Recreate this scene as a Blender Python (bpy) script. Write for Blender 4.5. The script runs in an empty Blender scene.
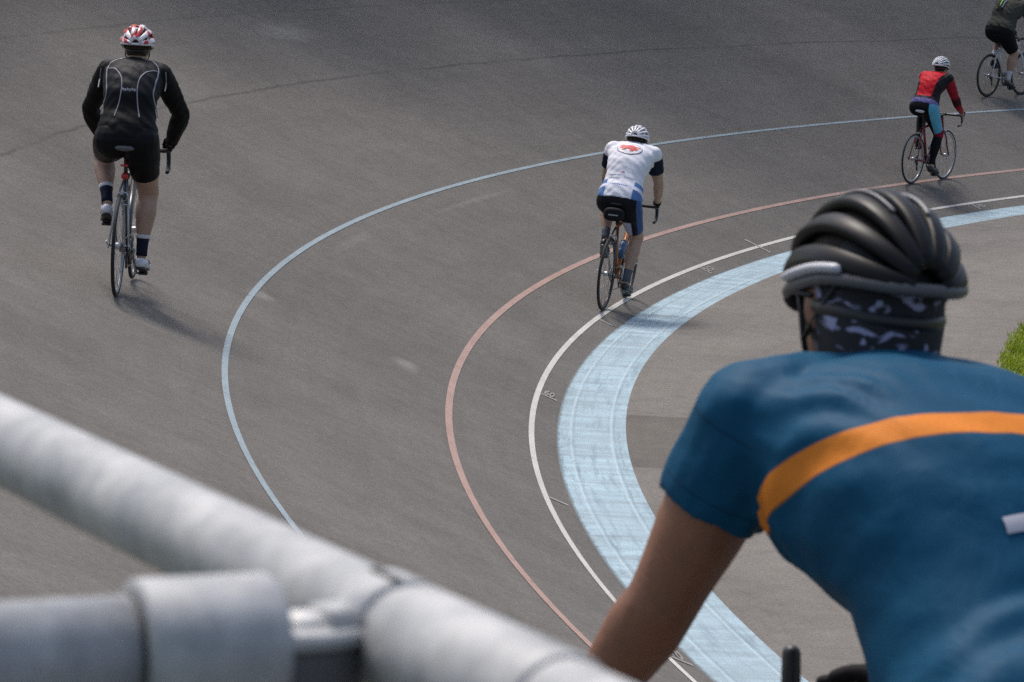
import bpy, bmesh, math, random
import numpy as np
from mathutils import Vector, Matrix
from mathutils.bvhtree import BVHTree

random.seed(7)
rng = np.random.default_rng(7)
SC = bpy.context.scene
COL = SC.collection
PI = math.pi
R_ = math.radians

# ------------------------------------------------------------------ tagging
def tag(o, label=None, cat=None, group=None, kind=None):
    if label: o['label'] = label
    if cat: o['category'] = cat
    if group: o['group'] = group
    if kind: o['kind'] = kind
    return o

def empty(name, mw=None):
    o = bpy.data.objects.new(name, None)
    COL.objects.link(o)
    o.empty_display_size = .2
    if mw is not None: o.matrix_world = mw
    return o

class MB:
    """collects polygons of one mesh"""
    def __init__(s): s.v = []; s.f = []; s.m = []
    def add(s, vs, fs, mi=0):
        n = len(s.v)
        s.v += [tuple(p) for p in vs]
        s.f += [tuple(i + n for i in f) for f in fs]
        s.m += [mi] * len(fs)
        return s
    def mesh(s, name):
        me = bpy.data.meshes.new(name)
        me.from_pydata(s.v, [], s.f)
        me.update()
        return me
    def build(s, name, mat, parent=None, smooth=True, recalc=True):
        me = s.mesh(name)
        if recalc:
            bm = bmesh.new(); bm.from_mesh(me)
            bmesh.ops.recalc_face_normals(bm, faces=bm.faces)
            bm.to_mesh(me); bm.free()
        for m in (mat if isinstance(mat, (list, tuple)) else [mat]): me.materials.append(m)
        if len(me.materials) > 1: me.polygons.foreach_set('material_index', s.m)
        if smooth: me.polygons.foreach_set('use_smooth', [True] * len(me.polygons))
        return link(name, me, parent)

def link(name, me, parent=None):
    o = bpy.data.objects.new(name, me)
    COL.objects.link(o)
    if parent is not None: o.parent = parent
    return o

# ------------------------------------------------------------------ shapes
def V(*a): return np.array(a, float)
def nrm(a):
    a = np.asarray(a, float); return a / (np.linalg.norm(a) + 1e-12)

def ring(c, u, v, a, b, n, p=2.0):
    t = np.arange(n) * 2 * PI / n
    ct, st = np.cos(t), np.sin(t)
    if p != 2.0:
        ct = np.sign(ct) * np.abs(ct) ** (2 / p); st = np.sign(st) * np.abs(st) ** (2 / p)
    return c + np.outer(ct * a, u) + np.outer(st * b, v)

def loft(mb, secs, n=16, caps=True, mi=0):
    """secs: (centre, u, v, a, b[, power])"""
    vs = []; fs = []
    for s in secs:
        vs.append(ring(s[0], s[1], s[2], s[3], s[4], n, s[5] if len(s) > 5 else 2.0))
    k = len(secs)
    allv = np.concatenate(vs)
    for i in range(k - 1):
        for j in range(n):
            a = i * n + j; b = i * n + (j + 1) % n
            fs.append((a, b, b + n, a + n))
    if caps:
        allv = np.concatenate([allv, [secs[0][0]], [secs[-1][0]]])
        c0 = k * n; c1 = c0 + 1
        for j in range(n):
            fs.append((c0, (j + 1) % n, j))
            fs.append((c1, (k - 1) * n + j, (k - 1) * n + (j + 1) % n))
    mb.add(allv, fs, mi)
    return mb

def frames(pts, up=None):
    pts = np.asarray(pts, float)
    T = np.gradient(pts, axis=0)
    T /= np.linalg.norm(T, axis=1)[:, None] + 1e-12
    u0 = V(0, 0, 1) if up is None else np.asarray(up, float)
    if abs(np.dot(u0, T[0])) > .95: u0 = V(1, 0, 0) if abs(T[0][0]) < .9 else V(0, 1, 0)
    U = []
    u = u0
    for t in T:
        u = nrm(u - np.dot(u, t) * t); U.append(u)
    return T, np.array(U), np.cross(T, np.array(U))

def tube(mb, pts, r, n=10, flat=None, up=None, mi=0, round_end=False, p=2.0):
    pts = np.asarray(pts, float)
    r = np.full(len(pts), r, float) if np.isscalar(r) else np.asarray(r, float)
    T, U, W = frames(pts, up)
    fl = 1.0 if flat is None else flat
    secs = []
    if round_end:
        for q in (.98, .8, .5): secs.append((pts[0] - T[0] * r[0] * q * .9, U[0], W[0], r[0] * math.sqrt(1 - q * q) * fl, r[0] * math.sqrt(1 - q * q), p))
    for i in range(len(pts)): secs.append((pts[i], U[i], W[i], r[i] * fl, r[i], p))
    if round_end:
        for q in (.5, .8, .98): secs.append((pts[-1] + T[-1] * r[-1] * q * .9, U[-1], W[-1], r[-1] * math.sqrt(1 - q * q) * fl, r[-1] * math.sqrt(1 - q * q), p))
    return loft(mb, secs, n, True, mi)

def spline(ctrl, k=6):
    P = np.asarray(ctrl, float)
    Q = np.vstack([2 * P[0] - P[1], P, 2 * P[-1] - P[-2]])
    out = []
    for i in range(1, len(Q) - 2):
        for j in range(k):
            t = j / k
            out.append(.5 * ((2 * Q[i]) + (-Q[i - 1] + Q[i + 1]) * t + (2 * Q[i - 1] - 5 * Q[i] + 4 * Q[i + 1] - Q[i + 2]) * t * t
                             + (-Q[i - 1] + 3 * Q[i] - 3 * Q[i + 1] + Q[i + 2]) * t ** 3))
    out.append(P[-1])
    return np.array(out)

def interp(ts, keys):
    """keys: list of (t, a, b, ...) -> smooth interpolation"""
    K = np.array(keys, float)
    out = []
    for t in ts:
        i = int(np.clip(np.searchsorted(K[:, 0], t) - 1, 0, len(K) - 2))
        f = np.clip((t - K[i, 0]) / (K[i + 1, 0] - K[i, 0]), 0, 1)
        f = f * f * (3 - 2 * f) * .5 + f * .5
        out.append(K[i, 1:] * (1 - f) + K[i + 1, 1:] * f)
    return np.array(out)

def box(mb, c, s, R=None, mi=0):
    c = np.asarray(c, float); h = np.asarray(s, float) / 2
    R = np.eye(3) if R is None else np.asarray(R, float)
    vs = [c + R @ (h * V(x, y, z)) for x in (-1, 1) for y in (-1, 1) for z in (-1, 1)]
    fs = [(0, 1, 3, 2), (4, 6, 7, 5), (0, 4, 5, 1), (2, 3, 7, 6), (0, 2, 6, 4), (1, 5, 7, 3)]
    return mb.add(vs, fs, mi)

def ellipsoid(mb, c, ax, R=None, n=14, k=9, mi=0):
    R = np.eye(3) if R is None else np.asarray(R, float)
    secs = []
    for i in range(k):
        a = PI * (i + .35) / (k - .3)
        secs.append((np.asarray(c, float) + R @ V(0, 0, -ax[2] * math.cos(a)), R @ V(1, 0, 0), R @ V(0, 1, 0), ax[0] * math.sin(a), ax[1] * math.sin(a)))
    return loft(mb, secs, n, True, mi)

def voxel(mb, name, vox, smooth=6, fac=.5):
    """union of overlapping closed lofts -> one continuous smoothed surface"""
    me = mb.mesh(name + '_raw')
    bm = bmesh.new(); bm.from_mesh(me); bmesh.ops.recalc_face_normals(bm, faces=bm.faces); bm.to_mesh(me); bm.free()
    o = bpy.data.objects.new(name + '_raw', me); COL.objects.link(o)
    r = o.modifiers.new('r', 'REMESH'); r.mode = 'VOXEL'; r.voxel_size = vox; r.use_smooth_shade = True
    s = o.modifiers.new('s', 'SMOOTH'); s.factor = fac; s.iterations = smooth
    dg = bpy.context.evaluated_depsgraph_get(); dg.update()
    out = bpy.data.meshes.new_from_object(o.evaluated_get(dg), depsgraph=dg)
    out.name = name
    bpy.data.objects.remove(o); bpy.data.meshes.remove(me)
    out.polygons.foreach_set('use_smooth', [True] * len(out.polygons))
    return out

# ------------------------------------------------------------------ materials
class NT:
    def __init__(s, name):
        s.mat = bpy.data.materials.new(name); s.mat.use_nodes = True
        s.t = s.mat.node_tree; s.b = s.t.nodes['Principled BSDF']
    def n(s, typ, **kw):
        x = s.t.nodes.new(typ)
        for k, v in kw.items(): setattr(x, k, v)
        return x
    def l(s, a, b): s.t.links.new(a, b)
    def set(s, sock, v):
        if hasattr(v, 'is_linked') or isinstance(v, bpy.types.NodeSocket): s.l(v, sock)
        else: sock.default_value = v
    def attr(s, name, comp='Fac'):
        x = s.n('ShaderNodeAttribute'); x.attribute_name = name; return x.outputs[comp]
    def math(s, op, a, b=0.0, c=None):
        x = s.n('ShaderNodeMath', operation=op); s.set(x.inputs[0], a); s.set(x.inputs[1], b)
        if c is not None: s.set(x.inputs[2], c)
        return x.outputs[0]
    def step(s, v, e, w=.002):       # 0 below e, 1 above
        x = s.n('ShaderNodeMapRange'); s.set(x.inputs[0], v); x.inputs[1].default_value = e - w; x.inputs[2].default_value = e + w
        return x.outputs[0]
    def band(s, v, a, b, w=.002): return s.math('MULTIPLY', s.step(v, a, w), s.math('SUBTRACT', 1.0, s.step(v, b, w)))
    def mix(s, f, a, b):
        x = s.n('ShaderNodeMix', data_type='RGBA'); s.set(x.inputs[0], f)
        for k, v in ((6, a), (7, b)):
            if isinstance(v, tuple): v = (*v, 1) if len(v) == 3 else v
            s.set(x.inputs[k], v)
        return x.outputs[2]
    def mul(s, f, a, b):
        x = s.n('ShaderNodeMix', data_type='RGBA', blend_type='MULTIPLY'); s.set(x.inputs[0], f)
        for k, v in ((6, a), (7, b)):
            if isinstance(v, tuple): v = (*v, 1) if len(v) == 3 else v
            s.set(x.inputs[k], v)
        return x.outputs[2]
    def coord(s, kind='Object', scale=(1, 1, 1)):
        if kind == 'su':
            x = s.n('ShaderNodeUVMap'); x.uv_map = 'su'; o = x.outputs[0]
        else:
            x = s.n('ShaderNodeTexCoord'); o = x.outputs[kind]
        m = s.n('ShaderNodeMapping'); m.inputs['Scale'].default_value = scale; s.l(o, m.inputs[0]); return m.outputs[0]
    def noise(s, co, sc, det=4, rough=.55, dist=0.0):
        x = s.n('ShaderNodeTexNoise'); s.l(co, x.inputs['Vector']); x.inputs['Scale'].default_value = sc
        x.inputs['Detail'].default_value = det; x.inputs['Roughness'].default_value = rough; x.inputs['Distortion'].default_value = dist
        return x.outputs[0]
    def ramp(s, v, stops):
        x = s.n('ShaderNodeValToRGB'); s.l(v, x.inputs[0]); e = x.color_ramp.elements
        while len(e) < len(stops): e.new(.5)
        for i, (p, c) in enumerate(stops):
            e[i].position = p; e[i].color = (*c, 1) if isinstance(c, tuple) else (c, c, c, 1)
        return x.outputs[0]
    def bump(s, h, st, dist=.01):
        x = s.n('ShaderNodeBump'); x.inputs['Strength'].default_value = st; x.inputs['Distance'].default_value = dist
        s.l(h, x.inputs['Height']); s.l(x.outputs[0], s.b.inputs['Normal'])
    def out(s, col=None, rough=None, metal=None, **kw):
        if col is not None: s.set(s.b.inputs['Base Color'], (*col, 1) if isinstance(col, tuple) and len(col) == 3 else col)
        if rough is not None: s.set(s.b.inputs['Roughness'], rough)
        if metal is not None: s.set(s.b.inputs['Metallic'], metal)
        for k, v in kw.items(): s.set(s.b.inputs[k], v)
        return s.mat

_cache = {}
def plain(name, col, rough=.5, metal=0.0, var=.15, sc=30, **kw):
    if name in _cache: return _cache[name]
    t = NT(name)
    nz = t.noise(t.coord('Object'), sc, 3)
    c = t.mul(1.0, (*col, 1), t.ramp(nz, [(.25, 1 - var), (.75, 1.0)]))
    t.out(c, rough, metal, **{k.replace('_', ' '): v for k, v in kw.items()})
    _cache[name] = t.mat
    return t.mat

def fabric(name, colfn=None, col=(.1, .1, .1), rough=.75, wr=.25, sheen=.0):
    t = NT(name)
    co = t.coord('Object')
    c = colfn(t) if colfn else (*col, 1)
    w = t.noise(t.coord('Object', (5, 9, 7)), 1.3, 3, .5, .4)
    f = t.noise(co, 260, 2)
    c = t.mul(1.0, c, t.ramp(f, [(.2, .86), (.8, 1.0)]))
    t.out(c, rough)
    t.b.inputs['Sheen Weight'].default_value = sheen
    t.b.inputs['Specular IOR Level'].default_value = .12
    t.bump(t.math('ADD', w, t.math('MULTIPLY', f, .02)), wr, .03)
    return t.mat

def skin_mat(name, col):
    t = NT(name)
    co = t.coord('Object')
    a = t.noise(co, 14, 4); b = t.noise(co, 130, 2)
    c = t.mix(t.ramp(a, [(.3, 0.0), (.7, 1.0)]), tuple(x * .82 for x in col), tuple(min(1, x * 1.1) for x in (col[0], col[1] * .95, col[2] * .93)))
    c = t.mul(1.0, c, t.ramp(b, [(.3, .9), (.7, 1.0)]))
    t.out(c, .5)
    t.b.inputs['Subsurface Weight'].default_value = .0
    t.bump(b, .1, .004)
    return t.mat

# ------------------------------------------------------------------ camera
CAM_Z = 4.1946
PITCH = .137992; ROLL = R_(2.0); FPX = 3500.0
cam_d = bpy.data.cameras.new('camera'); cam = bpy.data.objects.new('camera', cam_d); COL.objects.link(cam)
cam_d.sensor_width = 36; cam_d.lens = FPX / 1024 * 36
cam_d.clip_start = .05; cam_d.clip_end = 3000
cam.matrix_world = Matrix.Translation((0, 0, CAM_Z)) @ Matrix.Rotation(PI / 2 - PITCH, 4, 'X') @ Matrix.Rotation(ROLL, 4, 'Z')
cam_d.dof.use_dof = True; cam_d.dof.focus_distance = 31.5; cam_d.dof.aperture_fstop = 22.0
SC.camera = cam
def proj(p):
    q = cam.matrix_world.inverted() @ Vector(p)
    return (512 + FPX * q.x / -q.z, 341 - FPX * q.y / -q.z, -q.z)

# ------------------------------------------------------------------ track shape
CX, CY, RR, BETA, BB, WB, A2, B2 = 38.13343, 23.13177, 36.48982, .382717, .0135406, .510892, .740889, -.939642
TB, TBB = math.tan(BETA), math.tan(BB)
WBH = WB * math.cos(BB)
TRACK_H = WBH + (7.75 - WB) * math.cos(BETA)
def zs(u):                         # surface height at horizontal offset u from the inner edge
    if u <= 0: return 0.0
    if u <= WBH: return u * TBB
    return WBH * TBB + (u - WBH) * TB
def tp(th, u, z=None):             # plan polar point
    r = RR + A2 * math.cos(2 * th) + B2 * math.sin(2 * th) + u
    return V(CX + r * math.cos(th), CY + r * math.sin(th), zs(u) if z is None else z)
def slope(d):                      # distance along the slope from the inner edge -> horizontal offset
    return d * math.cos(BB) if d <= WB else WBH + (d - WB) * math.cos(BETA)
OFF_WHITE, OFF_RED, OFF_BLUE = WB + .2019, WB + .8433, WB + 2.4595

def sheet(name, us, mat, th0=0, th1=2 * PI, n=1440, lift=0.0, zf=None, kind='structure'):
    ths = np.linspace(th0, th1, n + 1)
    vs = []; uv = []
    for t in ths:
        for u in us:
            p = tp(t, u, None if zf is None else zf(u))
            if lift:
                b = BETA if u > WBH - 1e-6 else BB
                rad = V(math.cos(t), math.sin(t), 0)
                p = p + lift * (V(0, 0, math.cos(b)) - rad * math.sin(b))
            vs.append(p); uv.append((t * 37.5, u))
    k = len(us)
    fs = [(i * k + j, i * k + j + 1, (i + 1) * k + j + 1, (i + 1) * k + j) for i in range(n) for j in range(k - 1)]
    me = bpy.data.meshes.new(name); me.from_pydata(vs, [], fs)
    L = me.uv_layers.new(name='su')
    li = np.empty(len(me.loops), int); me.loops.foreach_get('vertex_index', li)
    L.data.foreach_set('uv', np.array(uv)[li].ravel())
    bm = bmesh.new(); bm.from_mesh(me); bm.normal_update()
    if sum(f.normal.z for f in bm.faces) < 0: bmesh.ops.reverse_faces(bm, faces=bm.faces)
    bm.to_mesh(me); bm.free()
    me.materials.append(mat)
    o = link(name, me); o['kind'] = kind
    return o

# asphalt
def asphalt(name, base, tint, seam=True, patches=False):
    t = NT(name)
    co = t.coord('Object'); su = t.coord('su')
    fine = t.noise(co, 85, 3, .8)
    mid = t.noise(co, 38, 3, .7)
    big = t.noise(co, .55, 5, .62)
    pat = t.noise(co, 5.0, 4, .65)
    streak = t.noise(t.coord('su', (.16, 3.2, 1)), 1.0, 4, .6)
    streak2 = t.noise(t.coord('su', (.5, 11, 1)), 1.0, 3, .6)
    c = t.mul(1.0, (*[base * x for x in tint], 1), t.ramp(fine, [(.28, .74), (.5, .98), (.72, 1.3)]))
    c = t.mul(1.0, c, t.ramp(mid, [(.3, .80), (.7, 1.15)]))
    c = t.mul(1.0, c, t.ramp(big, [(.3, .83), (.7, 1.12)]))
    c = t.mul(1.0, c, t.ramp(pat, [(.3, .9), (.7, 1.08)]))
    c = t.mul(1.0, c, t.ramp(streak, [(.3, .95), (.7, 1.04)]))
    c = t.mul(1.0, c, t.ramp(streak2, [(.35, .97), (.65, 1.025)]))
    sep = t.n('ShaderNodeSeparateXYZ'); t.l(su, sep.inputs[0])
    s_, u_ = sep.outputs[0], sep.outputs[1]
    if seam:
        wob = t.noise(t.coord('su', (.6, .0, 1)), 1.0, 5, .65)
        uu = t.math('ADD', u_, t.math('MULTIPLY', t.math('SUBTRACT', wob, .5), .22))
        present = t.ramp(t.noise(t.coord('su', (.35, 0, 1)), 1.0, 3), [(.36, 0.0), (.5, 1.0)])
        present = t.math('MULTIPLY', present, t.math('SUBTRACT', 1.0, t.step(s_, 117.5, 1.0)))
        for (cen, wd, k) in ((4.885, .022, .6), (6.35, .02, .35)):
            m = t.math('MULTIPLY', t.band(uu, cen - wd / 2, cen + wd / 2, .018), present)
            c = t.mix(t.math('MULTIPLY', m, k), c, (.012, .011, .011))
        # tyre tracks and faint transverse shading of old pours
        pale = t.ramp(t.noise(t.coord('su', (.9, 5.0, 1)), .8, 5, .7), [(.66, 0.0), (.78, 1.0)])
        c = t.mix(t.math('MULTIPLY', pale, .22), c, (.27, .26, .25))
        # worn pale scuffs
        for (sx, ux, ls, lu, k) in ((3.083 * 37.5, 1.64, .22, .09, .28), (3.077 * 37.5, 2.74, .16, .10, .26), (2.97 * 37.5, 2.62, .9, .05, .12), (2.86 * 37.5, 2.52, 1.2, .035, .14), (2.78 * 37.5, 5.9, .5, .2, .25)):
            d = t.math('POWER', t.math('ADD', t.math('POWER', t.math('DIVIDE', t.math('SUBTRACT', s_, sx), ls), 2.0), t.math('POWER', t.math('DIVIDE', t.math('SUBTRACT', u_, ux), lu), 2.0)), .5)
            d = t.math('ADD', d, t.math('MULTIPLY', t.math('SUBTRACT', t.noise(co, 6, 4, .7), .5), 1.6))
            m = t.math('SUBTRACT', 1.0, t.step(d, .8, .5))
            c = t.mix(t.math('MULTIPLY', m, k), c, (.34, .33, .31))
    if patches:
        # a darker relaid strip and thin cracks
        wob = t.math('MULTIPLY', t.math('SUBTRACT', t.noise(co, 3, 3), .5), .12)
        ss = t.math('ADD', s_, wob)
        m = t.band(ss, 3.0555 * 37.5, 3.1175 * 37.5, .02)
        c = t.mul(t.math('MULTIPLY', m, .9), c, (.66, .65, .63))
        cr = t.n('ShaderNodeTexVoronoi'); cr.feature = 'DISTANCE_TO_EDGE'; cr.inputs['Scale'].default_value = .45
        wv = t.n('ShaderNodeVectorMath'); wv.operation = 'ADD'; t.l(co, wv.inputs[0])
        nn = t.n('ShaderNodeTexNoise'); nn.inputs['Scale'].default_value = 2.2; nn.inputs['Detail'].default_value = 5; t.l(co, nn.inputs['Vector'])
        sc = t.n('ShaderNodeVectorMath'); sc.operation = 'SCALE'; sc.inputs['Scale'].default_value = .5; t.l(nn.outputs['Color'], sc.inputs[0])
        t.l(sc.outputs[0], wv.inputs[1]); t.l(wv.outputs[0], cr.inputs['Vector'])
        cm = t.math('SUBTRACT', 1.0, t.step(cr.outputs['Distance'], .012, .008))
        c = t.mix(t.math('MULTIPLY', cm, .10), c, (.03, .028, .025))
    t.out(c, .88)
    t.b.inputs['Specular IOR Level'].default_value = .25
    t.bump(t.math('ADD', fine, t.math('MULTIPLY', mid, .5)), .35, .006)
    return t.mat

def paint(name, col, under=(.11, .105, .10), wear=.35, smear=False):
    t = NT(name)
    co = t.coord('Object'); su = t.coord('su')
    fine = t.noise(co, 170, 3, .7)
    w = t.noise(co, 9, 6, .75)
    m = t.ramp(t.math('ADD', t.math('MULTIPLY', w, .75), t.math('MULTIPLY', fine, .25)), [(.30, .85), (.30 + wear * .5, 0.0)])
    c = t.mul(1.0, (*col, 1), t.ramp(t.noise(co, 2.5, 4), [(.3, .86), (.7, 1.06)]))
    if smear:
        sep = t.n('ShaderNodeSeparateXYZ'); t.l(su, sep.inputs[0]); u_ = sep.outputs[1]
        # dirt dragged across the band, roller laps along both edges
        a = t.noise(t.coord('su', (5.0, .9, 1)), 1.0, 6, .72, .4)
        b = t.noise(t.coord('su', (1.1, 14, 1)), 1.0, 5, .7)
        big = t.noise(t.coord('su', (.5, .8, 1)), 1.0, 3)
        c = t.mix(t.math('MULTIPLY', t.ramp(a, [(.42, 0.0), (.66, 1.0)]), .85), c, (.21, .25, .275))
        c = t.mix(t.math('MULTIPLY', t.ramp(b, [(.50, 0.0), (.68, 1.0)]), .8), c, (.16, .22, .265))
        c = t.mix(t.math('MULTIPLY', t.ramp(big, [(.42, 0.0), (.7, 1.0)]), .55), c, (.27, .345, .385))
        for e in (.100, .398):
            c = t.mix(t.math('MULTIPLY', t.band(u_, e, e + .018, .008), .5), c, (.46, .56, .60))
            c = t.mix(t.math('MULTIPLY', t.band(u_, e - .02, e, .008), .35), c, (.17, .24, .29))
        edge = t.math('ADD', t.step(u_, .39, .02), t.math('SUBTRACT', 1.0, t.step(u_, .105, .02)))
        sp = t.ramp(t.noise(t.coord('su', (6, 26, 1)), 1.0, 4, .75), [(.53, 0.0), (.68, 1.0)])
        c = t.mix(t.math('MULTIPLY', t.math('MULTIPLY', edge, sp), .5), c, (.13, .19, .23))
        # ragged dark outer edge
        rag = t.math('ADD', u_, t.math('MULTIPLY', t.math('SUBTRACT', t.noise(co, 12, 5, .7), .5), .05))
        c = t.mix(t.math('MULTIPLY', t.step(rag, WBH - .016, .008), .8), c, (.10, .12, .13))
    c = t.mix(m, c, under)
    c = t.mul(1.0, c, t.ramp(fine, [(.28, .78), (.72, 1.12)]))
    t.out(c, .8)
    t.b.inputs['Specular IOR Level'].default_value = .25
    t.bump(fine, .3, .005)
    return t.mat

TINT = (1.0, .925, .84)
M_track = asphalt('track_asphalt', .126, TINT, True)
M_infield = asphalt('infield_asphalt', .155, (1.0, .92, .83), False, True)
sheet('track', [slope(d) for d in (WB, 1.5, 3, 4.5, 6, 7.75)], M_track)
sheet('blue_band', [0, .1, .25, .4, slope(WB)], paint('band_paint', (.35, .475, .54), (.14, .16, .17), .22, True))
sheet('infield_path', [-3.05, -2, -1, 0], M_infield, zf=lambda u: 0.0)
sheet('bounce_apron', [slope(7.75) + .004, 8.2, 9.6], asphalt('apron_asphalt', .15, (1.0, .96, .92), False), zf=lambda u: zs(slope(7.75)) + .001)  # unseen grey paving, added to keep green lawn bounce off the railing
for (nm, off, wd, m) in (('white_line', OFF_WHITE, .045, paint('white_paint', (.53, .51, .47), wear=.2)),
                         ('red_line', OFF_RED, .054, paint('red_paint', (.37, .25, .215), wear=.3)),
                         ('blue_line', OFF_BLUE, .044, paint('blue_paint', (.27, .33, .36), wear=.3))):
    sheet(nm, [slope(off - wd / 2), slope(off + wd / 2)], m, lift=.004)

# distance ticks with their numbers beside the white line
M_tick = paint('tick_paint', (.34, .325, .31), wear=.5)
def surf(th, u, lift):
    b = BETA if u > WBH else BB
    rad = V(math.cos(th), math.sin(th), 0); nor = V(0, 0, math.cos(b)) - rad * math.sin(b)
    inw = -(rad * math.cos(b) + V(0, 0, math.sin(b))); fwd = np.cross(nor, inw)
    return tp(th, u) + nor * lift, inw, fwd, nor
def mark_quad(th, u0, u1, w):
    mb = MB(); vs = []
    for s in (-.5, .5):
        for u in np.linspace(u0, u1, 4):
            p, i, f, n = surf(th, u, .0045); vs.append(p + f * w * s)
    mb.add(vs, [(k, k + 1, k + 5, k + 4) for k in range(3)])
    return mb
marks = MB()
for th in (3.281, 3.162, 3.046, 2.927, 2.81, 2.695, 2.581, 3.398):
    q = mark_quad(th, .548, .672, .05); marks.add(q.v, q.f)
q = mark_quad(2.752, .56, .86, .055); marks.add(q.v, q.f)
def number(txt, th):
    cu = bpy.data.curves.new('num', 'FONT'); cu.body = txt; cu.size = 1.0; cu.align_x = 'LEFT'; cu.resolution_u = 3; cu.offset = .03
    o = bpy.data.objects.new('num', cu); COL.objects.link(o)
    dg = bpy.context.evaluated_depsgraph_get(); dg.update()
    me = bpy.data.meshes.new_from_object(o.evaluated_get(dg))
    bpy.data.objects.remove(o)
    p0, inw, fwd, nor = surf(th, .660, .0045)
    if fwd[1] < 0: fwd = -fwd
    x = np.array([v.co[:] for v in me.vertices])
    x[:, 0] *= .085 / max(x[:, 0]); x[:, 1] *= .21 / max(x[:, 1])
    marks.add([p0 + inw * a[0] + fwd * (a[1] + .05) for a in x], [tuple(p.vertices) for p in me.polygons])
    bpy.data.meshes.remove(me)
for txt, th in (('70', 3.281), ('60', 3.046), ('50', 2.81), ('40', 2.581)): number(txt, th)
o = marks.build('track_marking', M_tick, smooth=False); o['kind'] = 'structure'
marks = None

# terrain: one sheet, infield lawn rising at the outside into the banking's berm and out to the horizon
t = NT('lawn'); co = t.coord('Object')
c = t.ramp(t.noise(co, 1.4, 6, .7), [(.3, (.045, .075, .012)), (.7, (.11, .15, .025))])
c = t.mul(1.0, c, t.ramp(t.noise(co, 45, 3, .7), [(.3, .6), (.7, 1.2)]))
t.out(c, .9); t.bump(t.noise(co, 60, 3), .6, .02); M_lawn = t.mat
ztop = zs(TRACK_H)
def ground_z(u):
    if u <= -3.0: return .0
    if u < -2.9: return -.04
    if u <= .2: return -.06
    if u < TRACK_H - .02: return zs(u) - .12
    if u < 10: return ztop - .01
    if u < 17: return ztop * (1 - (u - 10) / 7)
    return 0.0
us = [-34, -30, -20, -12, -6, -4, -3.0, -2.88, .1, WBH, 2, 4, 6, TRACK_H - .15, TRACK_H - .015, 8, 10, 11.5, 13, 15, 17, 30, 80, 250, 700, 1500]
gr = sheet('ground', us, M_lawn, n=240, zf=ground_z)
mb = MB(); cen = [tp(a, -33.6, -.012) for a in np.linspace(0, 2 * PI, 61)[:-1]]
mb.add(cen + [V(CX, CY, -.012)], [(i, (i + 1) % 60, 60) for i in range(60)])
o = mb.build('infield_ground', M_lawn, smooth=False); o['kind'] = 'structure'

# grass blades of the infield lawn next to the path
t = NT('grass_blade'); co = t.coord('Object')
c = t.ramp(t.noise(co, 3.0, 4, .7), [(.3, (.20, .28, .012)), (.55, (.30, .38, .02)), (.75, (.40, .45, .06))])
c = t.mul(1.0, c, t.ramp(t.noise(co, 70, 2), [(.3, .6), (.7, 1.15)]))
t.out(c, .6); t.b.inputs['Transmission Weight'].default_value = 0
tr = t.n('ShaderNodeBsdfTranslucent'); t.l(c, tr.inputs[0]); ad = t.n('ShaderNodeMixShader'); ad.inputs[0].default_value = .35
t.l(t.b.outputs[0], ad.inputs[1]); t.l(tr.outputs[0], ad.inputs[2])
t.l(ad.outputs[0], t.t.nodes['Material Output'].inputs[0]); M_blade = t.mat
mb = MB(); vs = []; fs = []
N = 60000
th_ = rng.uniform(2.70, 3.10, N); uu = -2.97 - np.abs(rng.normal(0, 1, N)) * 1.3 + rng.normal(0, .03, N)
clump = np.sin(th_ * 160 + 3 * np.sin(uu * 4)) * np.sin(uu * 7 + th_ * 40)
for i in range(N):
    p = tp(th_[i], uu[i], -.004)
    h = (.035 + .03 * rng.random()) * (1 + .35 * clump[i]); w = .004 + .003 * rng.random()
    a = rng.uniform(0, 2 * PI); d = V(math.cos(a), math.sin(a), 0); l = V(-math.sin(a), math.cos(a), 0) * h * rng.uniform(.1, .8)
    k = len(vs)
    vs += [p - d * w, p + d * w, p + l * .4 + V(0, 0, h * .6) + d * w * .7, p + l * .4 + V(0, 0, h * .6) - d * w * .7, p + l + V(0, 0, h)]
    fs += [(k, k + 1, k + 2, k + 3), (k + 3, k + 2, k + 4)]
mb.add(vs, fs)
o = mb.build('grass', M_blade, smooth=False, recalc=False); o['kind'] = 'stuff'

# ------------------------------------------------------------------ common bike materials
M_tyre = plain('tyre_rubber', (.012, .012, .012), .75)
M_black = plain('black_plastic', (.012, .012, .013), .45)
M_blackp = plain('black_satin', (.02, .02, .022), .32)
M_alu = plain('brushed_aluminium', (.55, .55, .56), .35, .9)
M_steel = plain('chain_steel', (.25, .24, .23), .4, .9)
M_spoke = plain('spoke_steel', (.30, .30, .31), .4, .6)
M_tapeb = plain('bar_tape_black', (.015, .015, .016), .8)
M_red = plain('red_lens', (.45, .02, .02), .3)

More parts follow.
